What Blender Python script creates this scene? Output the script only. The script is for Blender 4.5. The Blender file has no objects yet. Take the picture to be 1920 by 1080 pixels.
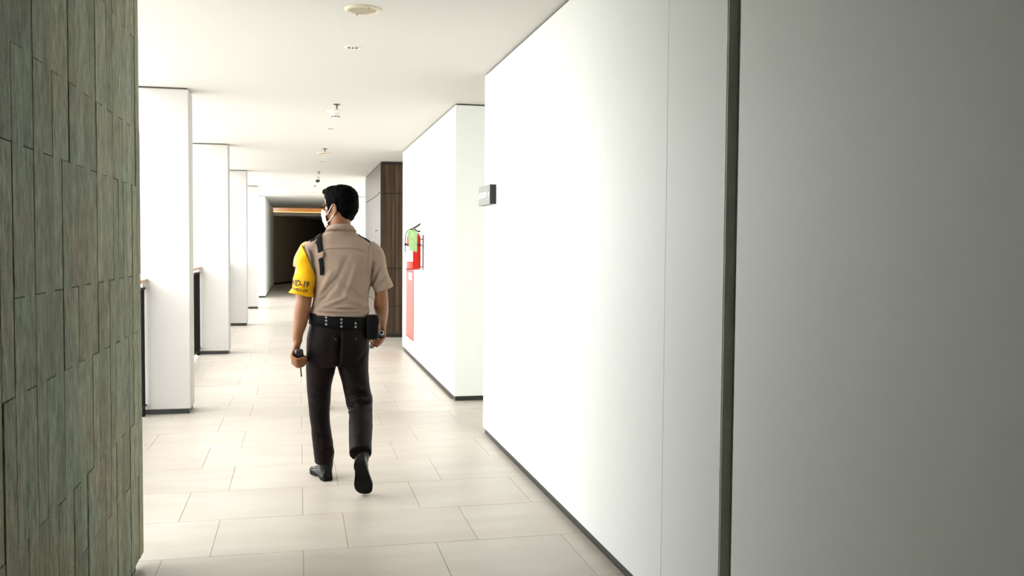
import bpy, bmesh, math, random
import numpy as np
from mathutils import Vector, Matrix, noise
from mathutils.bvhtree import BVHTree

rnd = random.Random(7)
PI = math.pi
SC = bpy.context.scene
COL = SC.collection

# ------------------------------------------------------------------ camera
YAW, PITCH, ROLL, CAM_H = 0.22492, 0.04488, 0.00741, 1.4
cam_data = bpy.data.cameras.new('camera')
cam_data.sensor_width = 36.0
cam_data.lens = 1744.68 / 1920 * 36.0
cam_data.clip_start = 0.05
cam = bpy.data.objects.new('camera', cam_data)
COL.objects.link(cam)
_f = Vector((math.sin(YAW) * math.cos(PITCH), math.cos(YAW) * math.cos(PITCH), -math.sin(PITCH)))
_r = Vector((math.cos(YAW), -math.sin(YAW), 0))
_u = _r.cross(_f)
_right = _r * math.cos(ROLL) + _u * math.sin(ROLL)
_up = -_r * math.sin(ROLL) + _u * math.cos(ROLL)
_m = Matrix((_right, _up, -_f)).transposed().to_4x4()
_m.translation = (0, 0, CAM_H)
cam.matrix_world = _m
SC.camera = cam

# ------------------------------------------------------------------ sky and exposure
world = bpy.data.worlds.new('overcast_sky')
SC.world = world
world.use_nodes = True
world.node_tree.nodes['Background'].inputs[0].default_value = (0.97, 1.0, 0.985, 1)
world.node_tree.nodes['Background'].inputs[1].default_value = 1.0
SC.view_settings.view_transform = 'Standard'
SC.view_settings.look = 'None'
SC.view_settings.gamma = 1.0
SC.view_settings.use_curve_mapping = False
SC.view_settings.exposure = 2.9
SC.cycles.use_denoising = True
SC.cycles.max_bounces = 14
SC.cycles.diffuse_bounces = 10
SC.cycles.sample_clamp_indirect = 8.0


# ------------------------------------------------------------------ helpers
def tag(o, label=None, cat=None, group=None, kind=None):
    if label: o['label'] = label
    if cat: o['category'] = cat
    if group: o['group'] = group
    if kind: o['kind'] = kind
    return o


def link(name, me, mat=None, parent=None, smooth=False):
    o = bpy.data.objects.new(name, me)
    COL.objects.link(o)
    if mat is not None:
        me.materials.clear()
        me.materials.append(mat)
    if parent is not None:
        o.parent = parent
        if parent.type != 'EMPTY' or True:
            o.matrix_parent_inverse = Matrix.Identity(4)
    if smooth:
        me.polygons.foreach_set('use_smooth', [True] * len(me.polygons))
    return o


def empty(name, loc=(0, 0, 0), rz=0.0, parent=None):
    o = bpy.data.objects.new(name, None)
    COL.objects.link(o)
    o.location = loc
    o.rotation_euler = (0, 0, rz)
    o.empty_display_size = 0.1
    if parent: o.parent = parent
    return o


def pydata(name, verts, faces):
    me = bpy.data.meshes.new(name)
    me.from_pydata([tuple(v) for v in verts], [], faces)
    me.validate()
    bm = bmesh.new(); bm.from_mesh(me)
    bmesh.ops.recalc_face_normals(bm, faces=bm.faces)
    bm.to_mesh(me); bm.free()
    me.update()
    return me


def box_mesh(name, x0, x1, y0, y1, z0, z1, bev=0.0, seg=1):
    bm = bmesh.new()
    bmesh.ops.create_cube(bm, size=1.0)
    for v in bm.verts:
        v.co = Vector(((x0 + x1) / 2 + v.co.x * (x1 - x0), (y0 + y1) / 2 + v.co.y * (y1 - y0), (z0 + z1) / 2 + v.co.z * (z1 - z0)))
    if bev > 0:
        bmesh.ops.bevel(bm, geom=list(bm.edges), offset=bev, segments=seg, affect='EDGES', profile=0.5)
    me = bpy.data.meshes.new(name)
    bm.to_mesh(me); bm.free()
    return me


def box(name, x0, x1, y0, y1, z0, z1, mat, parent=None, bev=0.0, seg=1, smooth=False):
    return link(name, box_mesh(name, x0, x1, y0, y1, z0, z1, bev, seg), mat, parent, smooth)


def structure(o):
    o['kind'] = 'structure'
    return o


def lathe_mesh(name, prof, n=32, axis='z'):
    """prof: list of (radius, height); closed at r=0 ends."""
    verts, faces, rings = [], [], []
    for r, h in prof:
        if r < 1e-6:
            verts.append((0, 0, h)); rings.append([len(verts) - 1])
        else:
            ring = []
            for i in range(n):
                a = 2 * PI * i / n
                verts.append((r * math.cos(a), r * math.sin(a), h)); ring.append(len(verts) - 1)
            rings.append(ring)
    for a, b in zip(rings, rings[1:]):
        if len(a) == 1 and len(b) == 1: continue
        for i in range(n):
            j = (i + 1) % n
            if len(a) == 1: faces.append((a[0], b[i], b[j]))
            elif len(b) == 1: faces.append((a[i], a[j], b[0]))
            else: faces.append((a[i], a[j], b[j], b[i]))
    return pydata(name, verts, faces)


def catmull(pts, sub):
    P = [np.array(p, float) for p in pts]
    out = []
    for i in range(len(P) - 1):
        p0 = P[i - 1] if i > 0 else 2 * P[i] - P[i + 1]
        p1, p2 = P[i], P[i + 1]
        p3 = P[i + 2] if i + 2 < len(P) else 2 * P[i + 1] - P[i]
        for k in range(sub):
            t = k / sub
            out.append(0.5 * (2 * p1 + (p2 - p0) * t + (2 * p0 - 5 * p1 + 4 * p2 - p3) * t * t + (3 * p1 - p0 - 3 * p2 + p3) * t ** 3))
    out.append(P[-1])
    return out


def rings_to_geo(rings, cap=True):
    n = len(rings[0])
    verts, faces = [], []
    for r in rings: verts += [tuple(p) for p in r]
    for k in range(len(rings) - 1):
        for i in range(n):
            j = (i + 1) % n
            faces.append((k * n + i, k * n + j, (k + 1) * n + j, (k + 1) * n + i))
    if cap:
        for k in (0, len(rings) - 1):
            c = np.mean(np.array(rings[k]), axis=0)
            verts.append(tuple(c)); ci = len(verts) - 1
            for i in range(n):
                j = (i + 1) % n
                faces.append((k * n + i, k * n + j, ci) if k == 0 else (k * n + j, k * n + i, ci))
    return verts, faces


def tube_geo(pts, radii, n=12, sub=4, ref=(0, 1, 0), round_ends=True):
    """smooth tapered tube; radii: float or (ru, rv); u along ref x tangent"""
    data = []
    for p, r in zip(pts, radii):
        ru, rv = (r, r) if np.isscalar(r) else r
        data.append(list(p) + [ru, rv])
    D = catmull(data, sub) if sub > 1 else [np.array(d, float) for d in data]
    D = np.array(D)
    C = D[:, :3]
    T = np.gradient(C, axis=0)
    ref = np.array(ref, float)
    rings = []

    def ring(c, t, ru, rv):
        t = t / (np.linalg.norm(t) + 1e-9)
        u = np.cross(ref, t)
        if np.linalg.norm(u) < 1e-4: u = np.cross((1, 0, 0.3), t)
        u /= np.linalg.norm(u)
        v = np.cross(t, u)
        return [c + u * ru * math.cos(2 * PI * i / n) + v * rv * math.sin(2 * PI * i / n) for i in range(n)]
    if round_ends:
        t = T[0] / np.linalg.norm(T[0]); r = min(D[0, 3], D[0, 4])
        for a in (0.2, 0.6):
            s = math.sin(a * PI / 2)
            rings.append(ring(C[0] - t * r * math.cos(a * PI / 2), T[0], D[0, 3] * s, D[0, 4] * s))
    for c, t, d in zip(C, T, D): rings.append(ring(c, t, d[3], d[4]))
    if round_ends:
        t = T[-1] / np.linalg.norm(T[-1]); r = min(D[-1, 3], D[-1, 4])
        for a in (0.6, 0.2):
            s = math.sin(a * PI / 2)
            rings.append(ring(C[-1] + t * r * math.cos(a * PI / 2), T[-1], D[-1, 3] * s, D[-1, 4] * s))
    return rings_to_geo(rings)


def tube(name, pts, radii, mat, parent=None, n=10, sub=4, ref=(0, 1, 0), round_ends=True):
    if np.isscalar(radii): radii = [radii] * len(pts)
    v, f = tube_geo(pts, radii, n, sub, ref, round_ends)
    return link(name, pydata(name, v, f), mat, parent, True)


def merge(geos):
    V, F = [], []
    for v, f in geos:
        b = len(V)
        V += list(v)
        F += [tuple(i + b for i in q) for q in f]
    return V, F


def ellipsoid_geo(c, r, R=None, nu=20, nv=12):
    verts, faces = [], []
    c = np.array(c, float)
    R = np.eye(3) if R is None else np.array(R)
    for j in range(nv + 1):
        th = PI * j / nv
        for i in range(nu):
            ph = 2 * PI * i / nu
            p = np.array((r[0] * math.sin(th) * math.cos(ph), r[1] * math.sin(th) * math.sin(ph), r[2] * math.cos(th)))
            verts.append(tuple(c + R @ p))
    for j in range(nv):
        for i in range(nu):
            k = (i + 1) % nu
            faces.append((j * nu + i, (j + 1) * nu + i, (j + 1) * nu + k, j * nu + k))
    return verts, faces


def remesh(name, geos, voxel, smooth=4, displace=None):
    """one closed continuous skin around overlapping closed lofts"""
    V, F = merge(geos)
    me = bpy.data.meshes.new(name + '_tmp')
    me.from_pydata([tuple(map(float, v)) for v in V], [], F)
    o = bpy.data.objects.new(name + '_tmp', me)
    COL.objects.link(o)
    m = o.modifiers.new('r', 'REMESH'); m.mode = 'VOXEL'; m.voxel_size = voxel
    if smooth:
        s = o.modifiers.new('s', 'SMOOTH'); s.factor = 0.5; s.iterations = smooth
    dg = bpy.context.evaluated_depsgraph_get()
    out = bpy.data.meshes.new_from_object(o.evaluated_get(dg))
    bpy.data.objects.remove(o); bpy.data.meshes.remove(me)
    out.name = name
    if displace is not None:
        n = len(out.vertices)
        co = np.empty(n * 3); out.vertices.foreach_get('co', co); co = co.reshape(-1, 3)
        no = np.empty(n * 3); out.vertex_normals.foreach_get('vector', no); no = no.reshape(-1, 3)
        co = displace(co, no)
        out.vertices.foreach_set('co', co.ravel())
        out.update()
    return out


# ------------------------------------------------------------------ materials
def new_mat(name):
    m = bpy.data.materials.new(name)
    m.use_nodes = True
    nt = m.node_tree
    b = nt.nodes['Principled BSDF']
    return m, nt, b


def mat_plain(name, col, rough=0.5, metal=0.0, spec=0.5, var=0.0, scale=20.0, bump=0.0, bscale=200.0):
    m, nt, b = new_mat(name)
    b.inputs['Base Color'].default_value = (*col, 1)
    b.inputs['Roughness'].default_value = rough
    b.inputs['Metallic'].default_value = metal
    b.inputs['Specular IOR Level'].default_value = spec
    tc = nt.nodes.new('ShaderNodeTexCoord')
    if var > 0:
        n = nt.nodes.new('ShaderNodeTexNoise'); n.inputs['Scale'].default_value = scale; n.inputs['Detail'].default_value = 6
        nt.links.new(tc.outputs['Object'], n.inputs['Vector'])
        r = nt.nodes.new('ShaderNodeValToRGB')
        r.color_ramp.elements[0].position = 0.3; r.color_ramp.elements[1].position = 0.7
        r.color_ramp.elements[0].color = (*[c * (1 - var) for c in col], 1)
        r.color_ramp.elements[1].color = (*[min(1, c * (1 + var)) for c in col], 1)
        nt.links.new(n.outputs['Fac'], r.inputs[0]); nt.links.new(r.outputs[0], b.inputs['Base Color'])
    if bump > 0:
        n2 = nt.nodes.new('ShaderNodeTexNoise'); n2.inputs['Scale'].default_value = bscale; n2.inputs['Detail'].default_value = 4
        nt.links.new(tc.outputs['Object'], n2.inputs['Vector'])
        bp = nt.nodes.new('ShaderNodeBump'); bp.inputs['Strength'].default_value = bump; bp.inputs['Distance'].default_value = 0.002
        nt.links.new(n2.outputs['Fac'], bp.inputs['Height']); nt.links.new(bp.outputs[0], b.inputs['Normal'])
    return m


def mat_wall():
    m, nt, b = new_mat('white_wall_paint')
    tc = nt.nodes.new('ShaderNodeTexCoord')
    n = nt.nodes.new('ShaderNodeTexNoise'); n.inputs['Scale'].default_value = 1.3; n.inputs['Detail'].default_value = 5
    nt.links.new(tc.outputs['Object'], n.inputs['Vector'])
    r = nt.nodes.new('ShaderNodeValToRGB')
    r.color_ramp.elements[0].color = (0.83, 0.85, 0.825, 1); r.color_ramp.elements[1].color = (0.865, 0.88, 0.86, 1)
    nt.links.new(n.outputs['Fac'], r.inputs[0])
    # sparse small scuff specks
    v = nt.nodes.new('ShaderNodeTexVoronoi'); v.inputs['Scale'].default_value = 4.0
    mp = nt.nodes.new('ShaderNodeMapping'); mp.inputs['Scale'].default_value = (1, 1, 0.6)
    nt.links.new(tc.outputs['Object'], mp.inputs['Vector']); nt.links.new(mp.outputs[0], v.inputs['Vector'])
    lt = nt.nodes.new('ShaderNodeMath'); lt.operation = 'LESS_THAN'; lt.inputs[1].default_value = 0.013
    nt.links.new(v.outputs['Distance'], lt.inputs[0])
    mx = nt.nodes.new('ShaderNodeMix'); mx.data_type = 'RGBA'
    mx.inputs[7].default_value = (0.25, 0.24, 0.22, 1)
    mul = nt.nodes.new('ShaderNodeMath'); mul.operation = 'MULTIPLY'; mul.inputs[1].default_value = 0.6
    nt.links.new(lt.outputs[0], mul.inputs[0]); nt.links.new(mul.outputs[0], mx.inputs[0])
    nt.links.new(r.outputs[0], mx.inputs[6]); nt.links.new(mx.outputs[2], b.inputs['Base Color'])
    b.inputs['Roughness'].default_value = 0.55
    b.inputs['Specular IOR Level'].default_value = 0.25
    n2 = nt.nodes.new('ShaderNodeTexNoise'); n2.inputs['Scale'].default_value = 160; n2.inputs['Detail'].default_value = 3
    nt.links.new(tc.outputs['Object'], n2.inputs['Vector'])
    n3 = nt.nodes.new('ShaderNodeTexNoise'); n3.inputs['Scale'].default_value = 9; n3.inputs['Detail'].default_value = 3
    nt.links.new(tc.outputs['Object'], n3.inputs['Vector'])
    ad = nt.nodes.new('ShaderNodeMath'); ad.operation = 'MULTIPLY_ADD'; ad.inputs[1].default_value = 4.0
    nt.links.new(n3.outputs['Fac'], ad.inputs[0]); nt.links.new(n2.outputs['Fac'], ad.inputs[2])
    bp = nt.nodes.new('ShaderNodeBump'); bp.inputs['Strength'].default_value = 0.12; bp.inputs['Distance'].default_value = 0.002
    nt.links.new(ad.outputs[0], bp.inputs['Height']); nt.links.new(bp.outputs[0], b.inputs['Normal'])
    return m


def mat_stone():
    m, nt, b = new_mat('green_grey_split_stone')
    tc = nt.nodes.new('ShaderNodeTexCoord'); oi = nt.nodes.new('ShaderNodeObjectInfo')
    off = nt.nodes.new('ShaderNodeVectorMath'); off.operation = 'MULTIPLY_ADD'
    cmb = nt.nodes.new('ShaderNodeCombineXYZ')
    for k in range(3): nt.links.new(oi.outputs['Random'], cmb.inputs[k])
    off.inputs[1].default_value = (37, 91, 53)
    nt.links.new(cmb.outputs[0], off.inputs[0]); nt.links.new(tc.outputs['Object'], off.inputs[2])
    mp = nt.nodes.new('ShaderNodeMapping'); mp.inputs['Scale'].default_value = (1, 1, 0.33)
    nt.links.new(off.outputs[0], mp.inputs['Vector'])
    n = nt.nodes.new('ShaderNodeTexNoise'); n.inputs['Scale'].default_value = 34; n.inputs['Detail'].default_value = 9; n.inputs['Roughness'].default_value = 0.78
    nt.links.new(mp.outputs[0], n.inputs['Vector'])
    r = nt.nodes.new('ShaderNodeValToRGB')
    e = r.color_ramp.elements
    e[0].position = 0.34; e[0].color = (0.105, 0.112, 0.086, 1)
    e[1].position = 0.70; e[1].color = (0.40, 0.415, 0.335, 1)
    nt.links.new(n.outputs['Fac'], r.inputs[0])
    # broad brownish/greenish clouds running across the wall
    n2 = nt.nodes.new('ShaderNodeTexNoise'); n2.inputs['Scale'].default_value = 2.3; n2.inputs['Detail'].default_value = 4
    geo = nt.nodes.new('ShaderNodeNewGeometry')
    nt.links.new(geo.outputs['Position'], n2.inputs['Vector'])
    r2 = nt.nodes.new('ShaderNodeValToRGB')
    r2.color_ramp.elements[0].position = 0.35; r2.color_ramp.elements[0].color = (0.82, 0.98, 0.88, 1)
    r2.color_ramp.elements[1].position = 0.65; r2.color_ramp.elements[1].color = (1.08, 0.98, 0.83, 1)
    nt.links.new(n2.outputs['Fac'], r2.inputs[0])
    mu = nt.nodes.new('ShaderNodeMix'); mu.data_type = 'RGBA'; mu.blend_type = 'MULTIPLY'; mu.inputs[0].default_value = 1
    nt.links.new(r.outputs[0], mu.inputs[6]); nt.links.new(r2.outputs[0], mu.inputs[7])
    # each piece a little lighter or darker
    mr = nt.nodes.new('ShaderNodeMapRange'); mr.inputs[3].default_value = 0.78; mr.inputs[4].default_value = 1.22
    nt.links.new(oi.outputs['Random'], mr.inputs[0])
    hs = nt.nodes.new('ShaderNodeHueSaturation'); nt.links.new(mr.outputs[0], hs.inputs['Value'])
    nt.links.new(mu.outputs[2], hs.inputs['Color']); nt.links.new(hs.outputs[0], b.inputs['Base Color'])
    b.inputs['Roughness'].default_value = 0.7; b.inputs['Specular IOR Level'].default_value = 0.35
    mp2 = nt.nodes.new('ShaderNodeMapping'); mp2.inputs['Scale'].default_value = (1, 1, 0.3)
    nt.links.new(off.outputs[0], mp2.inputs['Vector'])
    n3 = nt.nodes.new('ShaderNodeTexNoise'); n3.inputs['Scale'].default_value = 75; n3.inputs['Detail'].default_value = 7
    nt.links.new(mp2.outputs[0], n3.inputs['Vector'])
    bp = nt.nodes.new('ShaderNodeBump'); bp.inputs['Strength'].default_value = 0.85; bp.inputs['Distance'].default_value = 0.005
    nt.links.new(n3.outputs['Fac'], bp.inputs['Height']); nt.links.new(bp.outputs[0], b.inputs['Normal'])
    return m


def mat_tile(brick=False):
    m, nt, b = new_mat('cream_floor_tile_far' if brick else 'cream_floor_tile')
    tc = nt.nodes.new('ShaderNodeTexCoord'); oi = nt.nodes.new('ShaderNodeObjectInfo')
    geo = nt.nodes.new('ShaderNodeNewGeometry')
    n = nt.nodes.new('ShaderNodeTexNoise'); n.inputs['Scale'].default_value = 3.5; n.inputs['Detail'].default_value = 6
    mp = nt.nodes.new('ShaderNodeMapping'); mp.inputs['Scale'].default_value = (0.6, 1.6, 1)
    nt.links.new(geo.outputs['Position'], mp.inputs['Vector']); nt.links.new(mp.outputs[0], n.inputs['Vector'])
    r = nt.nodes.new('ShaderNodeValToRGB')
    r.color_ramp.elements[0].position = 0.3; r.color_ramp.elements[0].color = (0.435, 0.38, 0.33, 1)
    r.color_ramp.elements[1].position = 0.7; r.color_ramp.elements[1].color = (0.50, 0.45, 0.395, 1)
    nt.links.new(n.outputs['Fac'], r.inputs[0])
    mr = nt.nodes.new('ShaderNodeMapRange'); mr.inputs[3].default_value = 0.95; mr.inputs[4].default_value = 1.04
    nt.links.new(oi.outputs['Random'], mr.inputs[0])
    hs = nt.nodes.new('ShaderNodeHueSaturation'); nt.links.new(mr.outputs[0], hs.inputs['Value']); nt.links.new(r.outputs[0], hs.inputs['Color'])
    col = hs.outputs[0]
    if brick:
        bt = nt.nodes.new('ShaderNodeTexBrick')
        bt.inputs['Scale'].default_value = 1.0; bt.inputs['Mortar Size'].default_value = 0.003
        bt.inputs['Brick Width'].default_value = TILE_W; bt.inputs['Row Height'].default_value = TILE_D
        bt.offset = 0.333
        bt.inputs['Color1'].default_value = (1, 1, 1, 1); bt.inputs['Color2'].default_value = (0.94, 0.94, 0.94, 1)
        bt.inputs['Mortar'].default_value = (0.5, 0.47, 0.42, 1)
        nt.links.new(geo.outputs['Position'], bt.inputs['Vector'])
        mu = nt.nodes.new('ShaderNodeMix'); mu.data_type = 'RGBA'; mu.blend_type = 'MULTIPLY'; mu.inputs[0].default_value = 1
        nt.links.new(col, mu.inputs[6]); nt.links.new(bt.outputs['Color'], mu.inputs[7]); col = mu.outputs[2]
    nt.links.new(col, b.inputs['Base Color'])
    b.inputs['Roughness'].default_value = 0.36; b.inputs['Specular IOR Level'].default_value = 0.45
    return m


def mat_wood(name, dark, light, sx=60.0, rough=0.4, axis='z', spec=0.5):
    m, nt, b = new_mat(name)
    tc = nt.nodes.new('ShaderNodeTexCoord')
    mp = nt.nodes.new('ShaderNodeMapping')
    mp.inputs['Scale'].default_value = {'z': (1, 1, 0.02), 'y': (1, 0.03, 1), 'x': (0.03, 1, 1)}[axis]
    nt.links.new(tc.outputs['Object'], mp.inputs['Vector'])
    n = nt.nodes.new('ShaderNodeTexNoise'); n.inputs['Scale'].default_value = sx; n.inputs['Detail'].default_value = 5
    nt.links.new(mp.outputs[0], n.inputs['Vector'])
    r = nt.nodes.new('ShaderNodeValToRGB')
    e = r.color_ramp.elements
    e[0].position = 0.35; e[0].color = (*dark, 1)
    e[1].position = 0.78; e[1].color = (*light, 1)
    mid = e.new(0.58); mid.color = (*[d * 0.75 + l * 0.25 for d, l in zip(dark, light)], 1)
    nt.links.new(n.outputs['Fac'], r.inputs[0]); nt.links.new(r.outputs[0], b.inputs['Base Color'])
    b.inputs['Roughness'].default_value = rough; b.inputs['Specular IOR Level'].default_value = spec
    return m


def mat_emit(name, col, strength):
    m, nt, b = new_mat(name)
    b.inputs['Base Color'].default_value = (*col, 1)
    b.inputs['Emission Color'].default_value = (*col, 1)
    b.inputs['Emission Strength'].default_value = strength
    return m


TILE_W, TILE_D = 0.6115, 0.578
M = {}
M['wall'] = mat_wall()
M['column'] = mat_plain('warm_white_column_paint', (0.55, 0.53, 0.51), 0.6, spec=0.2, var=0.02, scale=2, bump=0.1, bscale=90)
M['ceiling'] = mat_plain('white_ceiling_paint', (0.645, 0.63, 0.605), 0.7, spec=0.2, var=0.015, scale=0.8)
M['dark_gap'] = mat_plain('dark_shadow_gap_trim', (0.06, 0.058, 0.05), 0.7)
M['black_base'] = mat_plain('black_skirting', (0.022, 0.022, 0.02), 0.45, var=0.2, scale=30)
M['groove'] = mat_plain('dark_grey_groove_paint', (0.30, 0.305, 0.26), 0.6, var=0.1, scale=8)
M['stone'] = mat_stone()
M['stone_back'] = mat_plain('stone_backing_mortar', (0.04, 0.042, 0.035), 0.9)
M['tile'] = mat_tile()
M['tile_far'] = mat_tile(True)
M['grout'] = mat_plain('beige_grout', (0.20, 0.17, 0.14), 0.9)
M['concrete'] = mat_plain('outdoor_light_concrete', (0.52, 0.51, 0.48), 0.8, var=0.08, scale=2)
M['walnut'] = mat_wood('dark_walnut_veneer', (0.030, 0.0155, 0.0075), (0.20, 0.128, 0.07), 34, 0.36, spec=0.3)
M['cab_black'] = mat_plain('black_cabinet_reveal', (0.012, 0.011, 0.01), 0.6)
M['rail_black'] = mat_plain('black_metal_railing', (0.004, 0.004, 0.004), 0.6, spec=0.1, var=0.2, scale=12)
M['rail_wood'] = mat_wood('pale_oak_handrail', (0.42, 0.25, 0.15), (0.62, 0.42, 0.28), 50, 0.45, 'y')
M['steel'] = mat_plain('brushed_steel', (0.55, 0.55, 0.52), 0.35, 1.0)
M['black_plastic'] = mat_plain('black_plastic', (0.012, 0.012, 0.013), 0.35)
M['white_plastic'] = mat_plain('white_plastic', (0.75, 0.74, 0.70), 0.35)
M['cream_metal'] = mat_plain('cream_painted_metal', (0.72, 0.64, 0.5), 0.45)
M['speaker_mesh'] = mat_plain('beige_speaker_grille', (0.40, 0.35, 0.26), 0.7, var=0.15, scale=900)
M['bronze'] = mat_plain('dull_bronze', (0.12, 0.10, 0.065), 0.45, 0.6)
M['red_paint'] = mat_plain('red_gloss_paint', (0.50, 0.010, 0.003), 0.3, spec=0.2)
M['red_sign'] = mat_plain('red_sign_vinyl', (0.50, 0.05, 0.04), 0.5)
M['pink_sign'] = mat_plain('overexposed_red_vinyl', (0.56, 0.13, 0.11), 0.5, var=0.12, scale=6)  # paler field: overexposure of the red panel put into its colour
M['paper'] = mat_plain('white_paper', (0.82, 0.82, 0.78), 0.7)
M['green_paper'] = mat_plain('pale_green_paper', (0.30, 0.46, 0.21), 0.7, var=0.15, scale=30)
M['sign_grey'] = mat_plain('grey_sign_face', (0.105, 0.10, 0.085), 0.4)
M['sign_black'] = mat_plain('black_sign_edge', (0.012, 0.012, 0.011), 0.4)
M['sign_white'] = mat_plain('white_sign_lettering', (0.85, 0.85, 0.8), 0.5)
M['dark_wall'] = mat_plain('dark_brown_wall', (0.42, 0.36, 0.27), 0.7, var=0.08, scale=2)
M['cove'] = mat_emit('warm_cove_lamp', (1.0, 0.44, 0.12), 0.55)
M['lamp_off'] = mat_plain('downlight_glass', (0.7, 0.7, 0.68), 0.15)

# ------------------------------------------------------------------ setting: floor, ceiling, walls
CEIL = 2.665
GAP = 0.012          # shadow gap under the ceiling
BASE = 0.042         # recessed black skirting
XL, XR, XR2 = -0.875, 1.34, 1.358

floor = structure(box('floor', -1.45, 3.3, -2.6, 44.0, -0.20, -0.0016, M['grout']))
# tiles, running bond, cut at the walls
tile_cache = {}
n_tile = 0
row0 = 4.306
for r in range(-8, 37):
    y0 = row0 + r * TILE_D; y1 = y0 + TILE_D
    xs = 0.217 if r % 2 == 0 else 0.0145
    xmin = -0.66 if y1 < 4.2 else -1.45
    xmax = 1.352
    ym = (y0 + y1) / 2
    if 6.75 < ym < 8.3 or 12.5 < ym < 14.3: xmax = 1.95
    if 17.5 < ym: xmax = 1.40
    if y0 < 0.0: continue
    k = math.floor((xmin - xs) / TILE_W)
    while xs + k * TILE_W < xmax:
        a = max(xs + k * TILE_W, xmin); c = min(xs + (k + 1) * TILE_W, xmax)
        k += 1
        if c - a < 0.03: continue
        key = round(c - a, 4)
        if key not in tile_cache:
            g = 0.0013
            tile_cache[key] = box_mesh('floor_tile', -key / 2 + g, key / 2 - g, -TILE_D / 2 + g, TILE_D / 2 - g, -0.010, 0.0, 0.0006)
            tile_cache[key].materials.append(M['tile'])
        o = link('floor_tile', tile_cache[key], None, floor)
        o.location = ((a + c) / 2, ym, rnd.uniform(-0.0003, 0.0003))
        n_tile += 1
YT = row0 + 37 * TILE_D
o = structure(box('floor_far', -1.45, 3.3, YT, 44.0, -0.1, -0.0005, M['tile_far']))
o = structure(box('floor_near', -0.66, 1.352, -2.5, row0 - 7 * TILE_D - 0.002, -0.1, -0.0005, M['tile_far']))
structure(box('floor_lobby', 1.402, 3.3, 17.5, YT, -0.1, -0.0005, M['tile_far']))
structure(box('floor_passage', 1.954, 3.0, 6.5, 14.4, -0.1, -0.0005, M['tile_far']))
structure(box('ground_outside', -60, -1.45, -40, 90, -0.5, -0.15, M['concrete']))
structure(box('ground_yard', 3.3, 60, -40, 90, -0.5, -0.15, M['concrete']))

ceiling = structure(box('ceiling', -1.34, 3.4, -2.6, 44.0, CEIL, CEIL + 0.3, M['ceiling']))


def wall_block(name, x0, x1, y0, y1, inset=(1, 1, 1, 1), mat=None, bev=0.004):
    """painted block with a dark shadow gap at the ceiling and a recessed black skirting"""
    o = structure(box(name, x0, x1, y0, y1, BASE, CEIL - GAP, mat or M['wall'], bev=bev))
    i = 0.013
    a0, a1, b0, b1 = x0 + i * inset[0], x1 - i * inset[1], y0 + i * inset[2], y1 - i * inset[3]
    s = name.replace('wall_', '')
    structure(box('baseboard_' + s, a0, a1, b0, b1, 0.0, BASE, M['black_base']))
    structure(box('trim_' + s, a0, a1, b0, b1, CEIL - GAP, CEIL, M['dark_gap']))
    return o


wall_block('wall_right', XR, 3.0, 3.277, 6.80)
# the narrow pier beside the groove leans back a little from the wall plane
v = [(1.34, 3.277), (1.60, 3.277), (1.60, 2.815), (1.353, 2.815)]
me = pydata('wall_right_pier', [(x, y, 0) for x, y in v] + [(x, y, CEIL) for x, y in v],
            [(0, 1, 2, 3), (4, 5, 6, 7), (0, 1, 5, 4), (1, 2, 6, 5), (2, 3, 7, 6), (3, 0, 4, 7)])
structure(link('wall_right_pier', me, M['wall']))
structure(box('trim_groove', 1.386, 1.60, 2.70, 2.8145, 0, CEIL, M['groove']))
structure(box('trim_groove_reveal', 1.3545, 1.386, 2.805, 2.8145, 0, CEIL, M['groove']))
wall_block('wall_right_near', XR, 3.0, -2.5, 2.70, (1, 1, 0, 0))
wall_block('wall_right_middle', XR2, 3.0, 8.245, 12.57)
wall_block('wall_passage', 3.0, 3.2, -2.5, 17.5, (0, 0, 0, 0))
wall_block('wall_back_added', -1.2, 3.0, -2.6, -2.5, (0, 0, 0, 0))  # unseen end wall, added behind the camera to keep the near end dark
wall_block('wall_right_far', 1.36, 3.3, 24.7, 34.0)
wall_block('wall_left_far', -1.6, -0.87, 25.3, 33.3)
wall_block('wall_lobby', 1.905, 3.0, 17.3, 17.5, (0, 0, 0, 0))

# dark corridor beyond: lowered ceiling with a lit cove, dark wall turning right
structure(box('ceiling_lowered', -1.0, 2.4, 33.3, 44.0, 2.40, 2.52, M['wall']))
structure(box('trim_cove_back', -1.0, 2.4, 33.85, 33.95, 2.52, CEIL, M['ceiling']))
v = [(-0.87, 33.32), (-1.1, 33.5), (2.3, 44.0), (2.6, 44.0)]
me = pydata('wall_end', [(x, y, 0) for x, y in v] + [(x, y, 2.40) for x, y in v],
            [(0, 1, 2, 3), (4, 5, 6, 7), (0, 1, 5, 4), (1, 2, 6, 5), (2, 3, 7, 6), (3, 0, 4, 7)])
structure(link('wall_end', me, M['dark_wall']))
structure(box('wall_right_end', 1.36, 1.7, 34.0, 44.0, 0, 2.40, M['dark_wall']))
v = [(-0.855, 33.32), (2.56, 43.9), (2.58, 43.9), (-0.84, 33.32)]
me = pydata('baseboard_end', [(x + .0, y, 0) for x, y in v] + [(x, y, 0.06) for x, y in v],
            [(0, 1, 2, 3), (4, 5, 6, 7), (0, 1, 5, 4), (1, 2, 6, 5), (2, 3, 7, 6), (3, 0, 4, 7)])
structure(link('baseboard_end', me, M['black_base']))
cl = box('cove_lamp', -0.84, 1.35, 33.62, 33.66, 2.521, 2.545, M['cove'], bev=0.006)
tag(cl, 'warm amber strip lamp glowing in the ceiling cove above the dark end', 'strip lamp')

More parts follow.
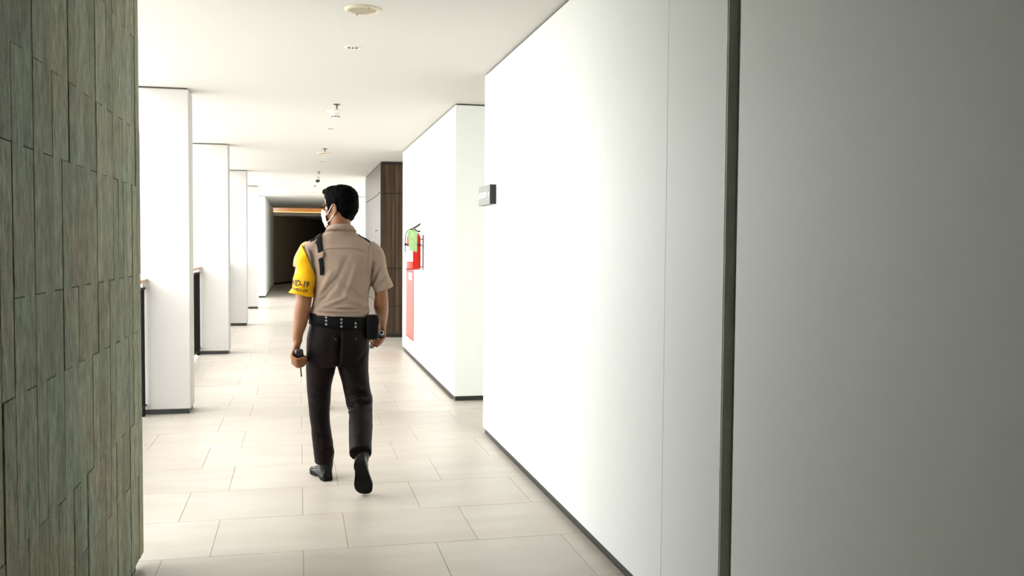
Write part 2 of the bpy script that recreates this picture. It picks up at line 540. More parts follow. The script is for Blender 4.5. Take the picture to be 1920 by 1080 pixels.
# ------------------------------------------------------------------ stone-clad wall
stone = structure(box('wall_left_stone', -1.10, -0.690, -2.5, 4.205, 0.0, CEIL, M['stone_back']))
PW, PL = 0.0969, 0.6175
piece_cache = []
for k in range(5):
    bm = bmesh.new()
    bmesh.ops.create_cube(bm, size=1.0)
    for vtx in bm.verts:
        vtx.co.x *= 0.022; vtx.co.y *= PW - 0.0018; vtx.co.z *= PL - 0.0022
    # front face a little uneven
    for vtx in bm.verts:
        if vtx.co.x > 0:
            vtx.co.x += rnd.uniform(-0.0009, 0.0009)
    bmesh.ops.bevel(bm, geom=[e for e in bm.edges if all(q.co.x > 0 for q in e.verts)], offset=0.0010, segments=1, affect='EDGES')
    me = bpy.data.meshes.new('stone_strip'); bm.to_mesh(me); bm.free()
    me.materials.append(M['stone']); piece_cache.append(me)


def cut_strip(h):
    return box_mesh('stone_strip', -0.011, 0.011, -PW / 2 + 0.0009, PW / 2 - 0.0009, -h / 2 + 0.0011, h / 2 - 0.0011, 0.0012)


for k in range(-24, 20):
    yc = 2.361 + (k + 0.5) * PW
    zj = 1.882 if k % 2 else 1.642
    z = zj - 4 * PL
    while z < CEIL:
        a, c = max(z, BASE), min(z + PL, CEIL - 0.003)
        z += PL
        if c - a < 0.02: continue
        if c - a > PL - 1e-4: me = rnd.choice(piece_cache)
        else:
            me = cut_strip(c - a); me.materials.append(M['stone'])
        o = link('stone_strip', me, None, stone)
        o.location = (-0.684 + rnd.uniform(-0.0018, 0.0018), yc, (a + c) / 2)
        o.rotation_euler = (0, 0, rnd.uniform(-0.012, 0.008))
# end face of the wall, turned to the corridor
for j in range(4):
    xc = -0.724 - j * PW
    for i in range(5):
        a = max(BASE, (i - (0.4 if j % 2 else 0)) * PL); c = min(CEIL - 0.003, (i + 1 - (0.4 if j % 2 else 0)) * PL)
        if c - a < 0.02: continue
        me = cut_strip(c - a); me.materials.append(M['stone'])
        o = link('stone_strip', me, None, stone)
        o.location = (xc, 4.211 + rnd.uniform(-.002, .002), (a + c) / 2); o.rotation_euler = (0, 0, PI / 2)

# ------------------------------------------------------------------ columns and railings
ORD = ['first', 'second', 'third', 'fourth']
COL_Y = [8.02, 12.32, 16.60, 20.95]
COL_T = 0.29
for i, y in enumerate(COL_Y):
    c = empty('column', (-1.20, y, 0))
    tag(c, ORD[i] + ' white rectangular column along the open side, counted from the green stone wall', 'column', 'white columns along the railing')
    box('shaft', -0.13, 0.325, 0, COL_T, BASE, CEIL - GAP, M['column'], c, bev=0.007, seg=2)
    box('recessed_base', -0.12, 0.312, 0.012, COL_T - 0.012, 0.0, BASE, M['black_base'], c)
    box('shadow_gap', -0.12, 0.312, 0.012, COL_T - 0.012, CEIL - GAP, CEIL, M['dark_gap'], c)


bar_mesh = box_mesh('baluster', -0.021, 0.021, -0.004, 0.004, -0.475, 0.475)
bar_mesh.materials.append(M['rail_black'])


def railing(y0, y1, label):
    g = empty('railing', (-1.24, y0, 0))
    tag(g, label, 'railing', 'black railings between the columns')
    L = y1 - y0
    nbar = int(L / 0.105)
    for k in range(nbar):
        o = link('baluster', bar_mesh, None, g)
        o.location = (0, L * (k + 0.5) / nbar, 0.56)
    box('frame_rail', -0.02, 0.022, 0.0, L, 1.030, 1.046, M['rail_black'], g, bev=0.002)
    box('frame_rail', -0.02, 0.022, 0.0, L, 0.075, 0.092, M['rail_black'], g, bev=0.002)
    n = max(2, int(round(L / 1.25)) + 1)
    for k in range(n):
        yy = 0.06 + (L - 0.12) * k / (n - 1)
        box('foot', -0.018, 0.018, yy - 0.025, yy + 0.025, 0.0, 0.076, M['rail_black'], g)
        box('bracket', -0.014, 0.014, yy - 0.02, yy + 0.02, 1.045, 1.088, M['steel'], g)
    box('handrail', -0.055, 0.043, 0.0, L, 1.087, 1.114, M['rail_wood'], g, bev=0.003)
    return g


railing(4.235, COL_Y[0] - 0.004, 'black bar railing with oak handrail between stone wall and first column')
for i in range(3):
    railing(COL_Y[i] + COL_T + 0.004, COL_Y[i + 1] - 0.004, 'black bar railing with oak handrail between %s and %s columns' % (ORD[i], ORD[i + 1]))
railing(COL_Y[3] + COL_T + 0.004, 25.29, 'black bar railing with oak handrail beyond the fourth column')

# ------------------------------------------------------------------ walnut cabinet block
cab = empty('walnut_cabinet', (1.2, 14.2, 0))
tag(cab, 'tall dark walnut cabinet block with black seams beside the white wall', 'cabinet')
box('body', 0.012, 0.70, 0.012, 3.30, 0.0, CEIL - 0.004, M['cab_black'], cab)
g = 0.006
for (z0, z1) in ((0.045, 0.472), (0.472, 1.052), (1.052, 2.184), (2.184, 2.625)):
    for (x0, x1) in ((0.018, 0.36), (0.36, 0.70)):
        box('front_panel', x0 + g, x1 - g, 0.0, 0.014, z0 + g, z1 - g, M['walnut'], cab, bev=0.002)
for (y0, y1) in ((0.0, 0.43), (0.43, 0.96), (0.96, 1.75), (1.75, 2.5), (2.5, 3.3)):
    zs = (0.045, 0.50, 1.63, 2.18, 2.635) if y0 == 0.43 else ((0.045, 0.50, 2.18, 2.635) if y0 > 0 else (0.045, 2.20, 2.635))
    for z0, z1 in zip(zs, zs[1:]):
        box('side_panel', 0.0, 0.014, y0 + g / 3, y1 - g / 3, z0 + g, z1 - g, M['walnut'], cab, bev=0.002)


# ------------------------------------------------------------------ ceiling fittings on the centre line
CX = 0.338


def ceil_thing(name, y, label, cat, group=None, x=CX):
    o = empty(name, (x, y * 1.0265, CEIL))
    return tag(o, label, cat, group)


def speaker(y, label):
    t = ceil_thing('ceiling_speaker', y, label, 'speaker', 'round ceiling speakers')
    link('rim', lathe_mesh('rim', [(0.072, -0.002), (0.076, -0.010), (0.088, -0.012), (0.098, -0.006), (0.100, 0.0)], 48), M['cream_metal'], t, True)
    link('grille', lathe_mesh('grille', [(0, -0.006), (0.045, -0.006), (0.073, -0.005)], 48), M['speaker_mesh'], t, True)
    for a in (1.9, 5.0):
        box('clip', 0.084 * math.cos(a) - .004, 0.084 * math.cos(a) + .004, 0.084 * math.sin(a) - .004, 0.084 * math.sin(a) + .004, -0.0145, -0.009, M['bronze'], t)


def downlight(y, label):
    t = ceil_thing('recessed_downlight', y, label, 'downlight', 'recessed downlights')
    link('trim_ring', lathe_mesh('trim_ring', [(0.040, 0.0), (0.042, -0.004), (0.051, -0.005), (0.054, 0.0)], 36), M['white_plastic'], t, True)
    link('glass', lathe_mesh('glass', [(0, -0.0035), (0.02, -0.003), (0.041, -0.001)], 36), M['lamp_off'], t, True)
    for k in range(3):
        x = (k - 1) * 0.023
        me = lathe_mesh('bulb', [(0, -0.011), (0.006, -0.009), (0.007, -0.003)], 12)
        o = link('bulb', me, M['bronze'], t, True); o.location = (x, -0.004, 0)


def sprinkler(y, label, group='sprinkler heads'):
    t = ceil_thing('sprinkler_head', y, label, 'sprinkler', group, CX - 0.004)
    link('escutcheon', lathe_mesh('escutcheon', [(0.034, 0.0), (0.032, -0.004), (0.014, -0.010), (0.008, -0.012)], 28), M['bronze'], t, True)
    link('stem', lathe_mesh('stem', [(0.008, -0.010), (0.007, -0.030), (0.004, -0.036), (0.004, -0.042), (0, -0.043)], 16), M['bronze'], t, True)
    link('deflector', lathe_mesh('deflector', [(0, -0.042), (0.014, -0.043), (0.014, -0.045), (0, -0.046)], 18), M['bronze'], t, True)


speaker(4.975, 'round beige ceiling speaker nearest the stone wall')
downlight(5.94, 'small recessed downlight between ceiling speaker and smoke detector')
downlight(10.1, 'small recessed downlight behind the smoke detector')
downlight(14.1, 'small recessed downlight level with the walnut cabinet')
downlight(18.2, 'small recessed downlight beyond the dome camera')
downlight(22.3, 'far recessed downlight before the dark corridor end')
sprinkler(4.50, 'bronze sprinkler head on the stone wall side of the nearest round ceiling speaker')
sprinkler(8.36, 'bronze sprinkler head on the stone wall side of the smoke detector')
sprinkler(12.23, 'bronze sprinkler head on the stone wall side of the second round ceiling speaker')
sprinkler(16.1, 'bronze sprinkler head on the stone wall side of the black dome camera')
sprinkler(19.9, 'bronze sprinkler head beyond the black dome camera')
speaker(12.8, 'round beige ceiling speaker farther off, level with the passage before the walnut cabinet')
t = ceil_thing('smoke_detector', 8.80, 'white smoke detector with dark vents under the ceiling', 'smoke detector')
link('base', lathe_mesh('base', [(0.092, 0.0), (0.090, -0.008), (0.052, -0.012)], 36), M['white_plastic'], t, True)
link('body', lathe_mesh('body', [(0.054, -0.010), (0.052, -0.034), (0.045, -0.046), (0.032, -0.066), (0, -0.070)], 36), M['white_plastic'], t, True)
for k in range(10):
    a = 2 * PI * k / 10 + 0.2
    o = box('vent', -0.007, 0.007, -0.002, 0.002, -0.005, 0.005, M['black_plastic'], t)
    o.location = (0.041 * math.cos(a), 0.041 * math.sin(a), -0.053); o.rotation_euler = (0.7, 0, a + PI / 2)
t = ceil_thing('dome_camera', 17.36, 'white security camera with black dome under the ceiling', 'security camera')
link('housing', lathe_mesh('housing', [(0.055, 0.0), (0.055, -0.02), (0.050, -0.050), (0.046, -0.055)], 32), M['white_plastic'], t, True)
link('dome', lathe_mesh('dome', [(0.046, -0.052), (0.046, -0.066), (0.038, -0.088), (0.020, -0.102), (0, -0.106)], 32), M['black_plastic'], t, True)


# ------------------------------------------------------------------ restroom sign
def text_mesh(body, size, extrude=0.0, align='CENTER', xs=1.0, bold=0.0):
    c = bpy.data.curves.new('t', 'FONT')
    c.body = body; c.size = size; c.extrude = extrude; c.offset = bold; c.align_x = align; c.align_y = 'CENTER'; c.resolution_u = 3
    o = bpy.data.objects.new('t', c); COL.objects.link(o)
    dg = bpy.context.evaluated_depsgraph_get()
    me = bpy.data.meshes.new_from_object(o.evaluated_get(dg))
    bpy.data.objects.remove(o); bpy.data.curves.remove(c)
    for vv in me.vertices: vv.co.x *= xs
    return me


sg = empty('restroom_sign', (XR, 6.575, 1.762))
tag(sg, 'grey box sign reading RESTROOM at the end of the white wall', 'sign')
box('sign_box', -0.044, -0.0005, -0.205, 0.205, -0.068, 0.068, M['sign_black'], sg, bev=0.002)
box('face', -0.0465, -0.0435, -0.205, 0.205, -0.068, 0.068, M['sign_grey'], sg, bev=0.0008)
face_rot = Matrix(((0, 0, -1, 0), (-1, 0, 0, 0), (0, 1, 0, 0), (0, 0, 0, 1)))   # text x -> -Y, text y -> Z, out -> -X
me = text_mesh('RESTROOM', 0.055, 0.0008, bold=0.0012); me.transform(Matrix.Translation((-0.0475, 0.040, 0.0)) @ face_rot)
link('lettering', me, M['sign_white'], sg)
box('divider', -0.0478, -0.046, -0.125, -0.121, -0.038, 0.038, M['sign_white'], sg)
me = pydata('arrow', [(-0.0478, -0.142, 0), (-0.0478, -0.178, 0.020), (-0.0478, -0.178, -0.020), (-0.046, -0.142, 0), (-0.046, -0.178, 0.020), (-0.046, -0.178, -0.020)],
            [(0, 1, 2), (3, 5, 4), (0, 1, 4, 3), (1, 2, 5, 4), (2, 0, 3, 5)])
link('arrow', me, M['sign_white'], sg)

# ------------------------------------------------------------------ fire extinguisher and red panel
fe = empty('fire_extinguisher', (1.252, 10.43, 1.135))
tag(fe, 'red fire extinguisher with green paper tag hanging on the white wall', 'fire extinguisher')
link('cylinder', lathe_mesh('cylinder', [(0, 0), (0.070, 0.0), (0.078, 0.006), (0.078, 0.345), (0.072, 0.375), (0.052, 0.402), (0.026, 0.415), (0.022, 0.43), (0, 0.432)], 36), M['red_paint'], fe, True)
link('valve', lathe_mesh('valve', [(0, 0.42), (0.02, 0.42), (0.022, 0.45), (0.014, 0.47), (0, 0.472)], 18), M['bronze'], fe, True)
for z, tilt in ((0.452, 0.55), (0.440, -0.25)):
    pts = [(-0.03, 0, z - 0.01), (0.01, -0.005, z + 0.002 + 0.02 * tilt), (0.05, -0.01, z + 0.07 * tilt), (0.068, -0.012, z + (0.10 if tilt > 0 else 0.06) * tilt)]
    tube('lever', pts, [(0.010, 0.006)] * 4, M['black_plastic'], fe, 10, 4)
tube('hose', [(-0.02, 0, 0.455), (-0.07, 0.0, 0.43), (-0.092, 0.0, 0.36), (-0.098, 0, 0.26), (-0.096, 0, 0.19)], 0.0055, M['black_plastic'], fe, 10, 5)
link('strap', lathe_mesh('strap', [(0.0785, 0.265), (0.0805, 0.265), (0.0805, 0.285), (0.0785, 0.285)], 36), M['black_plastic'], fe, True)
box('strap_buckle', -0.105, -0.078, -0.012, 0.012, 0.262, 0.288, M['black_plastic'], fe, bev=0.002)


def wrap_patch(name, r, a0, a1, z0, z1, mat, parent, n=14):
    vs, fs = [], []
    for i in range(n + 1):
        a = a0 + (a1 - a0) * i / n
        for rr in (r, r + 0.0012):
            for z in (z0, z1): vs.append((rr * math.cos(a), rr * math.sin(a), z))
    for i in range(n):
        b = i * 4; c = b + 4
        fs += [(b, b + 1, c + 1, c), (b + 2, c + 2, c + 3, b + 3), (b, c, c + 2, b + 2), (b + 1, b + 3, c + 3, c + 1)]
    fs += [(0, 2, 3, 1), (n * 4, n * 4 + 1, n * 4 + 3, n * 4 + 2)]
    return link(name, pydata(name, vs, fs), mat, parent, False)


wrap_patch('paper_label', 0.0785, PI * 0.85, PI * 1.43, 0.085, 0.255, M['paper'], fe)
wrap_patch('print_block', 0.0787, PI * 0.85, PI * 1.43, 0.008, 0.080, mat_plain('red_label_print', (0.78, 0.06, 0.04), 0.4), fe)
for k in range(3):
    wrap_patch('print_line', 0.0799, PI * 1.0, PI * 1.36, 0.13 + k * 0.035, 0.133 + k * 0.035, M['sign_grey'], fe)
vs, fs = [], []
nx, nz = 6, 10
for j in range(nz + 1):
    for i in range(nx + 1):
        u, w = i / nx, j / nz
        x = -0.082 + 0.112 * (u * (1 - 0.25 * w) + 0.22 * w)
        z = 0.445 - 0.235 * w - 0.02 * u
        y = -0.088 + 0.008 * math.sin(u * 5 + w * 3) - 0.004 * w
        vs.append((x, y, z))
for j in range(nz):
    for i in range(nx):
        a = j * (nx + 1) + i
        fs.append((a, a + 1, a + nx + 2, a + nx + 1))
tg = link('inspection_tag', pydata('inspection_tag', vs, fs), M['green_paper'], fe)
sm = tg.modifiers.new('thick', 'SOLIDIFY'); sm.thickness = 0.0008
tube('tag_string', [(-0.01, -0.012, 0.455), (-0.01, -0.06, 0.45), (-0.005, -0.088, 0.43)], 0.0015, M['paper'], fe, 6, 3)
bk = empty('extinguisher_bracket', (1.355, 10.43, 1.13)); bk.parent = fe
bk.location = (0.103, 0, -0.005)
box('back_plate', -0.004, 0.0025, -0.018, 0.018, 0.0, 0.39, M['bronze'], bk, bev=0.001)
for z in (0.03, 0.27, 0.34): box('clamp_arm', -0.03, 0.0, -0.006, 0.006, z - 0.005, z + 0.005, M['black_plastic'], bk)
box('shelf_bar', -0.185, 0.0, -0.008, 0.008, -0.002, 0.003, M['black_plastic'], bk)
box('shelf_lip', -0.189, -0.185, -0.008, 0.008, -0.002, 0.022, M['black_plastic'], bk)

rp = empty('red_wall_panel', (XR2, 11.69, 0.66))
tag(rp, 'red upright panel on the wall behind the fire extinguisher', 'wall panel')
box('border', -0.004, -0.0003, -0.41, 0.41, -0.435, 0.44, M['red_sign'], rp, bev=0.001)
box('field', -0.0055, -0.0035, -0.365, 0.365, -0.40, 0.405, M['pink_sign'], rp)
box('notice_sticker', -0.007, -0.005, -0.22, 0.10, 0.31, 0.40, M['paper'], rp)
for k in range(3): box('print_bar', -0.0078, -0.0065, -0.15 + k * 0.09, -0.12 + k * 0.09, 0.325, 0.385, M['pink_sign'], rp)


# ------------------------------------------------------------------ people
def mat_cloth(name, col, scale=900, bump=0.25, rough=0.85, var=0.06, sheen=0.0):
    m = mat_plain(name, col, rough, spec=0.08, var=var, scale=14, bump=bump, bscale=scale)
    m.node_tree.nodes['Principled BSDF'].inputs['Sheen Weight'].default_value = sheen
    return m


def mat_skin(name, col):
    m = mat_plain(name, col, 0.5, spec=0.4, var=0.09, scale=18, bump=0.12, bscale=420)
    b = m.node_tree.nodes['Principled BSDF']
    b.inputs['Subsurface Weight'].default_value = 0.12
    b.inputs['Subsurface Radius'].default_value = (0.008, 0.003, 0.0015)
    return m


def mat_hair():
    m, nt, b = new_mat('black_hair')
    b.inputs['Base Color'].default_value = (0.002, 0.0018, 0.0018, 1)
    b.inputs['Roughness'].default_value = 0.55; b.inputs['Specular IOR Level'].default_value = 0.015
    tc = nt.nodes.new('ShaderNodeTexCoord')
    mp = nt.nodes.new('ShaderNodeMapping'); mp.inputs['Scale'].default_value = (1, 1, 0.25)
    n = nt.nodes.new('ShaderNodeTexNoise'); n.inputs['Scale'].default_value = 260; n.inputs['Detail'].default_value = 4
    nt.links.new(tc.outputs['Object'], mp.inputs['Vector']); nt.links.new(mp.outputs[0], n.inputs['Vector'])
    bp = nt.nodes.new('ShaderNodeBump'); bp.inputs['Strength'].default_value = 0.4; bp.inputs['Distance'].default_value = 0.002
    nt.links.new(n.outputs['Fac'], bp.inputs['Height']); nt.links.new(bp.outputs[0], b.inputs['Normal'])
    return m


M['skin'] = mat_skin('warm_brown_skin', (0.24, 0.096, 0.038))
M['skin_b'] = mat_skin('deep_brown_skin', (0.26, 0.085, 0.035))
M['hair'] = mat_hair()
M['shirt'] = mat_cloth('taupe_uniform_cotton', (0.315, 0.232, 0.18))
M['shirt_b'] = mat_cloth('ochre_tan_cotton', (0.52, 0.32, 0.15))
M['seam'] = mat_cloth('dark_seam_thread', (0.13, 0.09, 0.065))
M['trousers'] = mat_cloth('dark_brown_twill', (0.0075, 0.0047, 0.0044), 700, 0.2, 0.55, 0.15, 0.0)
M['trousers'].node_tree.nodes['Principled BSDF'].inputs['Specular IOR Level'].default_value = 0.07
M['black_web'] = mat_cloth('black_webbing', (0.0045, 0.0045, 0.005), 500, 0.5, 0.6, 0.1, 0.0)
M['yellow'] = mat_cloth('bright_yellow_armband', (0.72, 0.36, 0.006), 600, 0.15, 0.6, 0.04, 0.05)
M['print_black'] = mat_plain('black_print', (0.03, 0.022, 0.01), 0.7)
M['print_red'] = mat_plain('red_print', (0.6, 0.05, 0.03), 0.7)
M['mask'] = mat_cloth('white_face_mask', (0.85, 0.85, 0.85), 500, 0.1, 0.8, 0.02, 0.1)
M['leather'] = mat_plain('black_polished_leather', (0.004, 0.0042, 0.0042), 0.2, spec=0.22, var=0.2, scale=25)
M['rubber'] = mat_plain('black_rubber_sole', (0.004, 0.004, 0.0036), 0.7, spec=0.1, bump=0.5, bscale=120)
M['eye'] = mat_plain('eye_white', (0.8, 0.78, 0.74), 0.2)
M['iris'] = mat_plain('dark_iris', (0.02, 0.012, 0.008), 0.15)
M['grey_metal'] = mat_plain('grey_anodised_metal', (0.10, 0.095, 0.085), 0.4, 0.3)


def norm(v):
    v = np.array(v, float)
    return v / np.linalg.norm(v)


def head_frame(center, yaw):
    F = np.array((-math.sin(yaw), math.cos(yaw), 0.0)); L = np.array((-math.cos(yaw), -math.sin(yaw), 0.0)); U = np.array((0, 0, 1.0))
    R = np.stack([F, L, U], 1)
    c = np.array(center, float)
    return R, (lambda f, l, u: c + R @ np.array((f, l, u)))


def head_geos(center, yaw):
    R, P = head_frame(center, yaw)
    E = lambda c, r: ellipsoid_geo(P(*c), r, R)
    g = [E((-.008, 0, .022), (.094, .074, .098)), E((.022, 0, -.04), (.070, .063, .085)),
         E((.048, 0, -.095), (.042, .043, .030)), E((.086, 0, .008), (.014, .046, .012)),
         E((.030, 0, .030), (.067, .062, .060)), E((.040, 0, -.012), (.047, .058, .036)), E((.094, 0, -.022), (.012, .010, .03)), E((.104, 0, -.043), (.017, .015, .012)),
         E((.088, 0, -.077), (.012, .024, .012)), E((.015, 0, -.085), (.05, .058, .03)),
         E((.055, .038, -.04), (.032, .026, .03)), E((.055, -.038, -.04), (.032, .026, .03))]
    for s in (-1, 1):
        # ear: rim, bowl and lobe
        g.append(tube_geo([P(.006, s * .072, -.012), P(.002, s * .083, .006), P(-.014, s * .089, .010), P(-.024, s * .090, -.008),
                           P(-.020, s * .085, -.032), P(-.006, s * .078, -.046)], [.006, .0055, .005, .005, .0055, .008], 10, 4, R[:, 0]))
        g.append(E((-.008, s * .077, -.014), (.015, .006, .022)))
    return g


def hair_mesh(center, yaw, name='hair'):
    R, P = head_frame(center, yaw)
    E = lambda c, r: ellipsoid_geo(P(*c), r, R)
    g = [E((-.014, 0, .038), (.100, .085, .092)), E((-.034, 0, -.005), (.076, .079, .070)),
         E((-.040, 0, -.046), (.044, .066, .044)), E((-.022, 0, -.040), (.036, .070, .036)), E((.058, 0, .062), (.036, .060, .040)),
         E((.036, 0, .088), (.062, .062, .036)), E((.066, .002, .086), (.036, .052, .030)), E((.084, .008, .086), (.024, .040, .020)),
         E((.022, .066, .028), (.040, .013, .046)), E((.022, -.066, .028), (.040, .013, .046)),
         E((.034, .069, -.012), (.011, .006, .030)), E((.034, -.069, -.012), (.011, .006, .030))]

    def disp(co, no):
        for i in range(len(co)):
            v = Vector(co[i])
            k = noise.noise(v * 70) * 0.0022 + noise.noise(v * 28) * 0.003
            co[i] += no[i] * k
        return co
    return remesh(name, g, 0.0045, 3, disp)


def fist_geos(W, C, a, outer, R=0.035, offs=(-.023, 0.0, .0225, .0445), wr=(.021, .027), thumb=True):
    """hand closed round a bar through C along a; W wrist; outer = back-of-hand side"""
    W, C, a = np.array(W, float), np.array(C, float), norm(a)
    e1 = np.array(outer, float); e1 = norm(e1 - a * np.dot(e1, a))
    e2 = np.cross(a, e1)
    if np.dot(e2, W - C) < 0: e2 = -e2
    pt = lambda ang, off, r=R: C + a * off - e1 * r * math.cos(math.radians(ang)) + e2 * r * math.sin(math.radians(ang))
    mid = (offs[0] + offs[3]) / 2
    g = [tube_geo([W + (W - C) * 0.15, W, W * 0.5 + pt(125, mid * .5, R + .004) * 0.5, pt(135, mid, R + .004), pt(172, mid, R + .003), pt(196, mid, R)],
                  [wr, wr, (.019, .034), (.017, .041), (.013, .042), (.010, .038)], 16, 4, a)]
    ends = (318, 345, 358, 350); rad = (.0070, .0078, .0082, .0080)
    for off, end, r in zip(offs, ends, rad):
        rr = R + r * 0.35
        angs = [172, 195, 222, 250, 275, 300, end]
        g.append(tube_geo([pt(x, off, rr + (.003 if x in (195, 250) else 0)) for x in angs], [r * 1.08, r * 1.12, r, r * 1.08, r * .97, r * .95, r * .82], 10, 3, a))
    if thumb:
        o = offs[3]
        g.append(tube_geo([pt(130, o * .3, R - .004), pt(95, o * .75, R + .004), pt(62, o + .006, R + .006), pt(30, o + .008, R + .007), pt(2, o + .004, R + .007)],
                          [.014, .0135, .0115, .0112, .009], 10, 4, a))
    return g


GAIN = 2.1


def folds(co, no, items):
    for p0, p1, amp, w in items:
        p0, p1 = np.array(p0, float), np.array(p1, float)
        d = p1 - p0; L2 = d @ d
        t = np.clip(((co - p0) @ d) / L2, 0, 1)
        q = p0 + t[:, None] * d
        dist = np.linalg.norm((co - q) * np.array((1, .22, 1)), axis=1)
        taper = np.sin(PI * np.clip(t * 0.86 + 0.07, 0, 1)) ** 0.7
        co = co + no * (amp * GAIN * taper * (1.25 * np.exp(-(dist / (w * .8)) ** 2) - .4 * np.exp(-(dist / (w * 1.9)) ** 2)))[:, None]
    return co


def wobble(co, no, amp, s):
    for i in range(len(co)):
        v = Vector(co[i])
        co[i] += no[i] * (noise.noise(v * s) * amp + noise.noise(v * s * 2.7) * amp * 0.35)
    return co


def section_loft(secs, n=40, ex=2.4, sub=4):
    """secs: (z, xl, xr, yb, yf) -> smooth vertical loft of superellipse sections"""
    D = catmull(secs, sub)
    rings = []
    for z, xl, xr, yb, yf in D:
        cx, cy, rx, ry = (xl + xr) / 2, (yb + yf) / 2, (xr - xl) / 2, (yf - yb) / 2
        ring = []
        for i in range(n):
            a = 2 * PI * i / n
            c, s = math.cos(a), math.sin(a)
            ring.append((cx + rx * math.copysign(abs(c) ** (2 / ex), c), cy + ry * math.copysign(abs(s) ** (2 / ex), s), z))
        rings.append(ring)
    return rings_to_geo(rings)


def bvh_of(me):
    return BVHTree.FromPolygons([v.co.copy() for v in me.vertices], [tuple(p.vertices) for p in me.polygons])


def draped_strip(name, bvh, pts, wdir, width, mat, parent, off=0.003, thick=0.003, sub=5, nw=4):
    """band lying on a garment along pts"""
    C = catmull(pts, sub)
    W = catmull([np.array(w, float) for w in wdir], sub) if isinstance(wdir, list) else [np.array(wdir, float)] * len(C)
    Wd = catmull([(w,) for w in width], sub) if isinstance(width, (list, tuple)) else [(width,)] * len(C)
    vs, fs = [], []
    for c, w, ww in zip(C, W, Wd):
        for layer in (off, off + thick):
            for k in range(nw + 1):
                p = Vector(c + norm(w) * ww[0] * (k / nw - 0.5))
                loc, nor, _, _ = bvh.find_nearest(p)
                vs.append(tuple(loc + nor * layer))
    m = 2 * (nw + 1)
    for i in range(len(C) - 1):
        a, b = i * m, (i + 1) * m
        for k in range(nw):
            fs.append((a + k, a + k + 1, b + k + 1, b + k))
            fs.append((a + nw + 1 + k, b + nw + 1 + k, b + nw + 2 + k, a + nw + 2 + k))
        fs.append((a, b, b + nw + 1, a + nw + 1))
        fs.append((a + nw, a + 2 * nw + 1, b + 2 * nw + 1, b + nw))
    for a, rev in ((0, 0), ((len(C) - 1) * m, 1)):
        for k in range(nw):
            fs.append((a + k, a + nw + 1 + k, a + nw + 2 + k, a + k + 1))
    return link(name, pydata(name, vs, fs), mat, parent, True)


def draped_cord(name, bvh, pts, r, mat, parent, off=0.0, sub=8):
    C = catmull(pts, sub)
    q = []
    for c in C:
        loc, nor, _, _ = bvh.find_nearest(Vector(c))
        q.append(tuple(loc + nor * off))
    return tube(name, q, r, mat, parent, 6, 1)


def make_shoe(parent, Mx, foot='shoe'):
    """heel at origin, toe along +y (0.285 m)"""
    secs = [(0.002, .027, .075), (0.03, .034, .085), (0.07, .035, .088), (0.11, .037, .080), (0.15, .041, .062), (0.19, .047, .050), (0.23, .047, .043), (0.262, .038, .036), (0.281, .020, .026)]
    rings = []
    for y, hw, h in catmull(secs, 4):
        ring = []
        for i in range(20):
            a = 2 * PI * i / 20
            c, s = math.cos(a), math.sin(a)
            zz = 0.018 + (h - 0.018) * (max(0, s) ** 0.75) - 0.004 * max(0, -s)
            xx = hw * math.copysign(abs(c) ** 0.8, c)
            xx += 0.010 * (y / 0.285) ** 2 * 0
            ring.append((xx, y, zz))
        rings.append(ring)
    g = [rings_to_geo(rings), tube_geo([(0, .044, .05), (0, .047, .10), (0, .049, .135)], [(.036, .045), (.044, .049), (.046, .050)], 20, 3)]

    def disp(co, no):
        return folds(co, no, [((-.05, .165, .058), (.05, .165, .058), .004, .007), ((-.05, .148, .068), (.05, .148, .068), -.003, .006),
                              ((-.034, .07, .02), (-.034, .07, .08), .0016, .004), ((.034, .07, .02), (.034, .07, .08), .0016, .004)])
    up = remesh('shoe', g, 0.0045, 3, disp); up.transform(Mx)
    o = link('shoe', up, M['leather'], parent, True)
    # sole: outline prism with arched waist and separate heel block
    out = [(-.022, -.004), (-.031, .015), (-.034, .06), (-.037, .11), (-.046, .17), (-.050, .21), (-.044, .255), (-.026, .284), (0, .292)]
    C = catmull(out, 3)
    pts = [tuple(p) for p in C] + [(-p[0], p[1]) for p in reversed(C[:-1])]
    zb = lambda y: 0.0 if y < .075 else (0.012 if y < .13 else max(0.0, 0.012 - (y - .13) * .4)) + (max(0, y - .24) * .12)
    vs = [(x, y, zb(y)) for x, y in pts] + [(x, y, 0.022 + max(0, y - .24) * .12) for x, y in pts]
    n = len(pts)
    fs = [(i, (i + 1) % n, n + (i + 1) % n, n + i) for i in range(n)]
    for base in (0, n):
        # strip between mirrored halves
        for i in range(n // 2):
            j = n - 1 - i
            if j - i <= 1: break
            a, b = i, i + 1
            fs.append((base + a, base + b, base + (j - 1), base + j))
    me = pydata('sole', vs, fs); me.transform(Mx)
    link('sole', me, M['rubber'], o)
    return o


def collar_ring(name, c, r0, r1, z0, z1, tilt, mat, parent, th=0.006):
    """r0,z0: top (inner) ; r1,z1: lower outer edge"""
    rings = []
    n = 40
    for i in range(n):
        a = 2 * PI * i / n
        ca, sa = math.cos(a), math.sin(a)
        prof = [(r0 - th, z1 - .01), (r0 - th, z0 - .004), (r0, z0), (r0 + th * .8, z0 - .003), (r1 + th * .6, z1), (r1 - th * .6, z1 - .002)]
        rings.append([(c[0] + r * ca * 1.04, c[1] + r * sa, z + tilt * sa * r) for r, z in prof])
    V, F = [], []
    for r in rings: V += r
    m = 6
    for i in range(n):
        j = (i + 1) % n
        for k in range(m):
            l = (k + 1) % m
            F.append((i * m + k, i * m + l, j * m + l, j * m + k))
    return link(name, pydata(name, V, F), mat, parent, True)


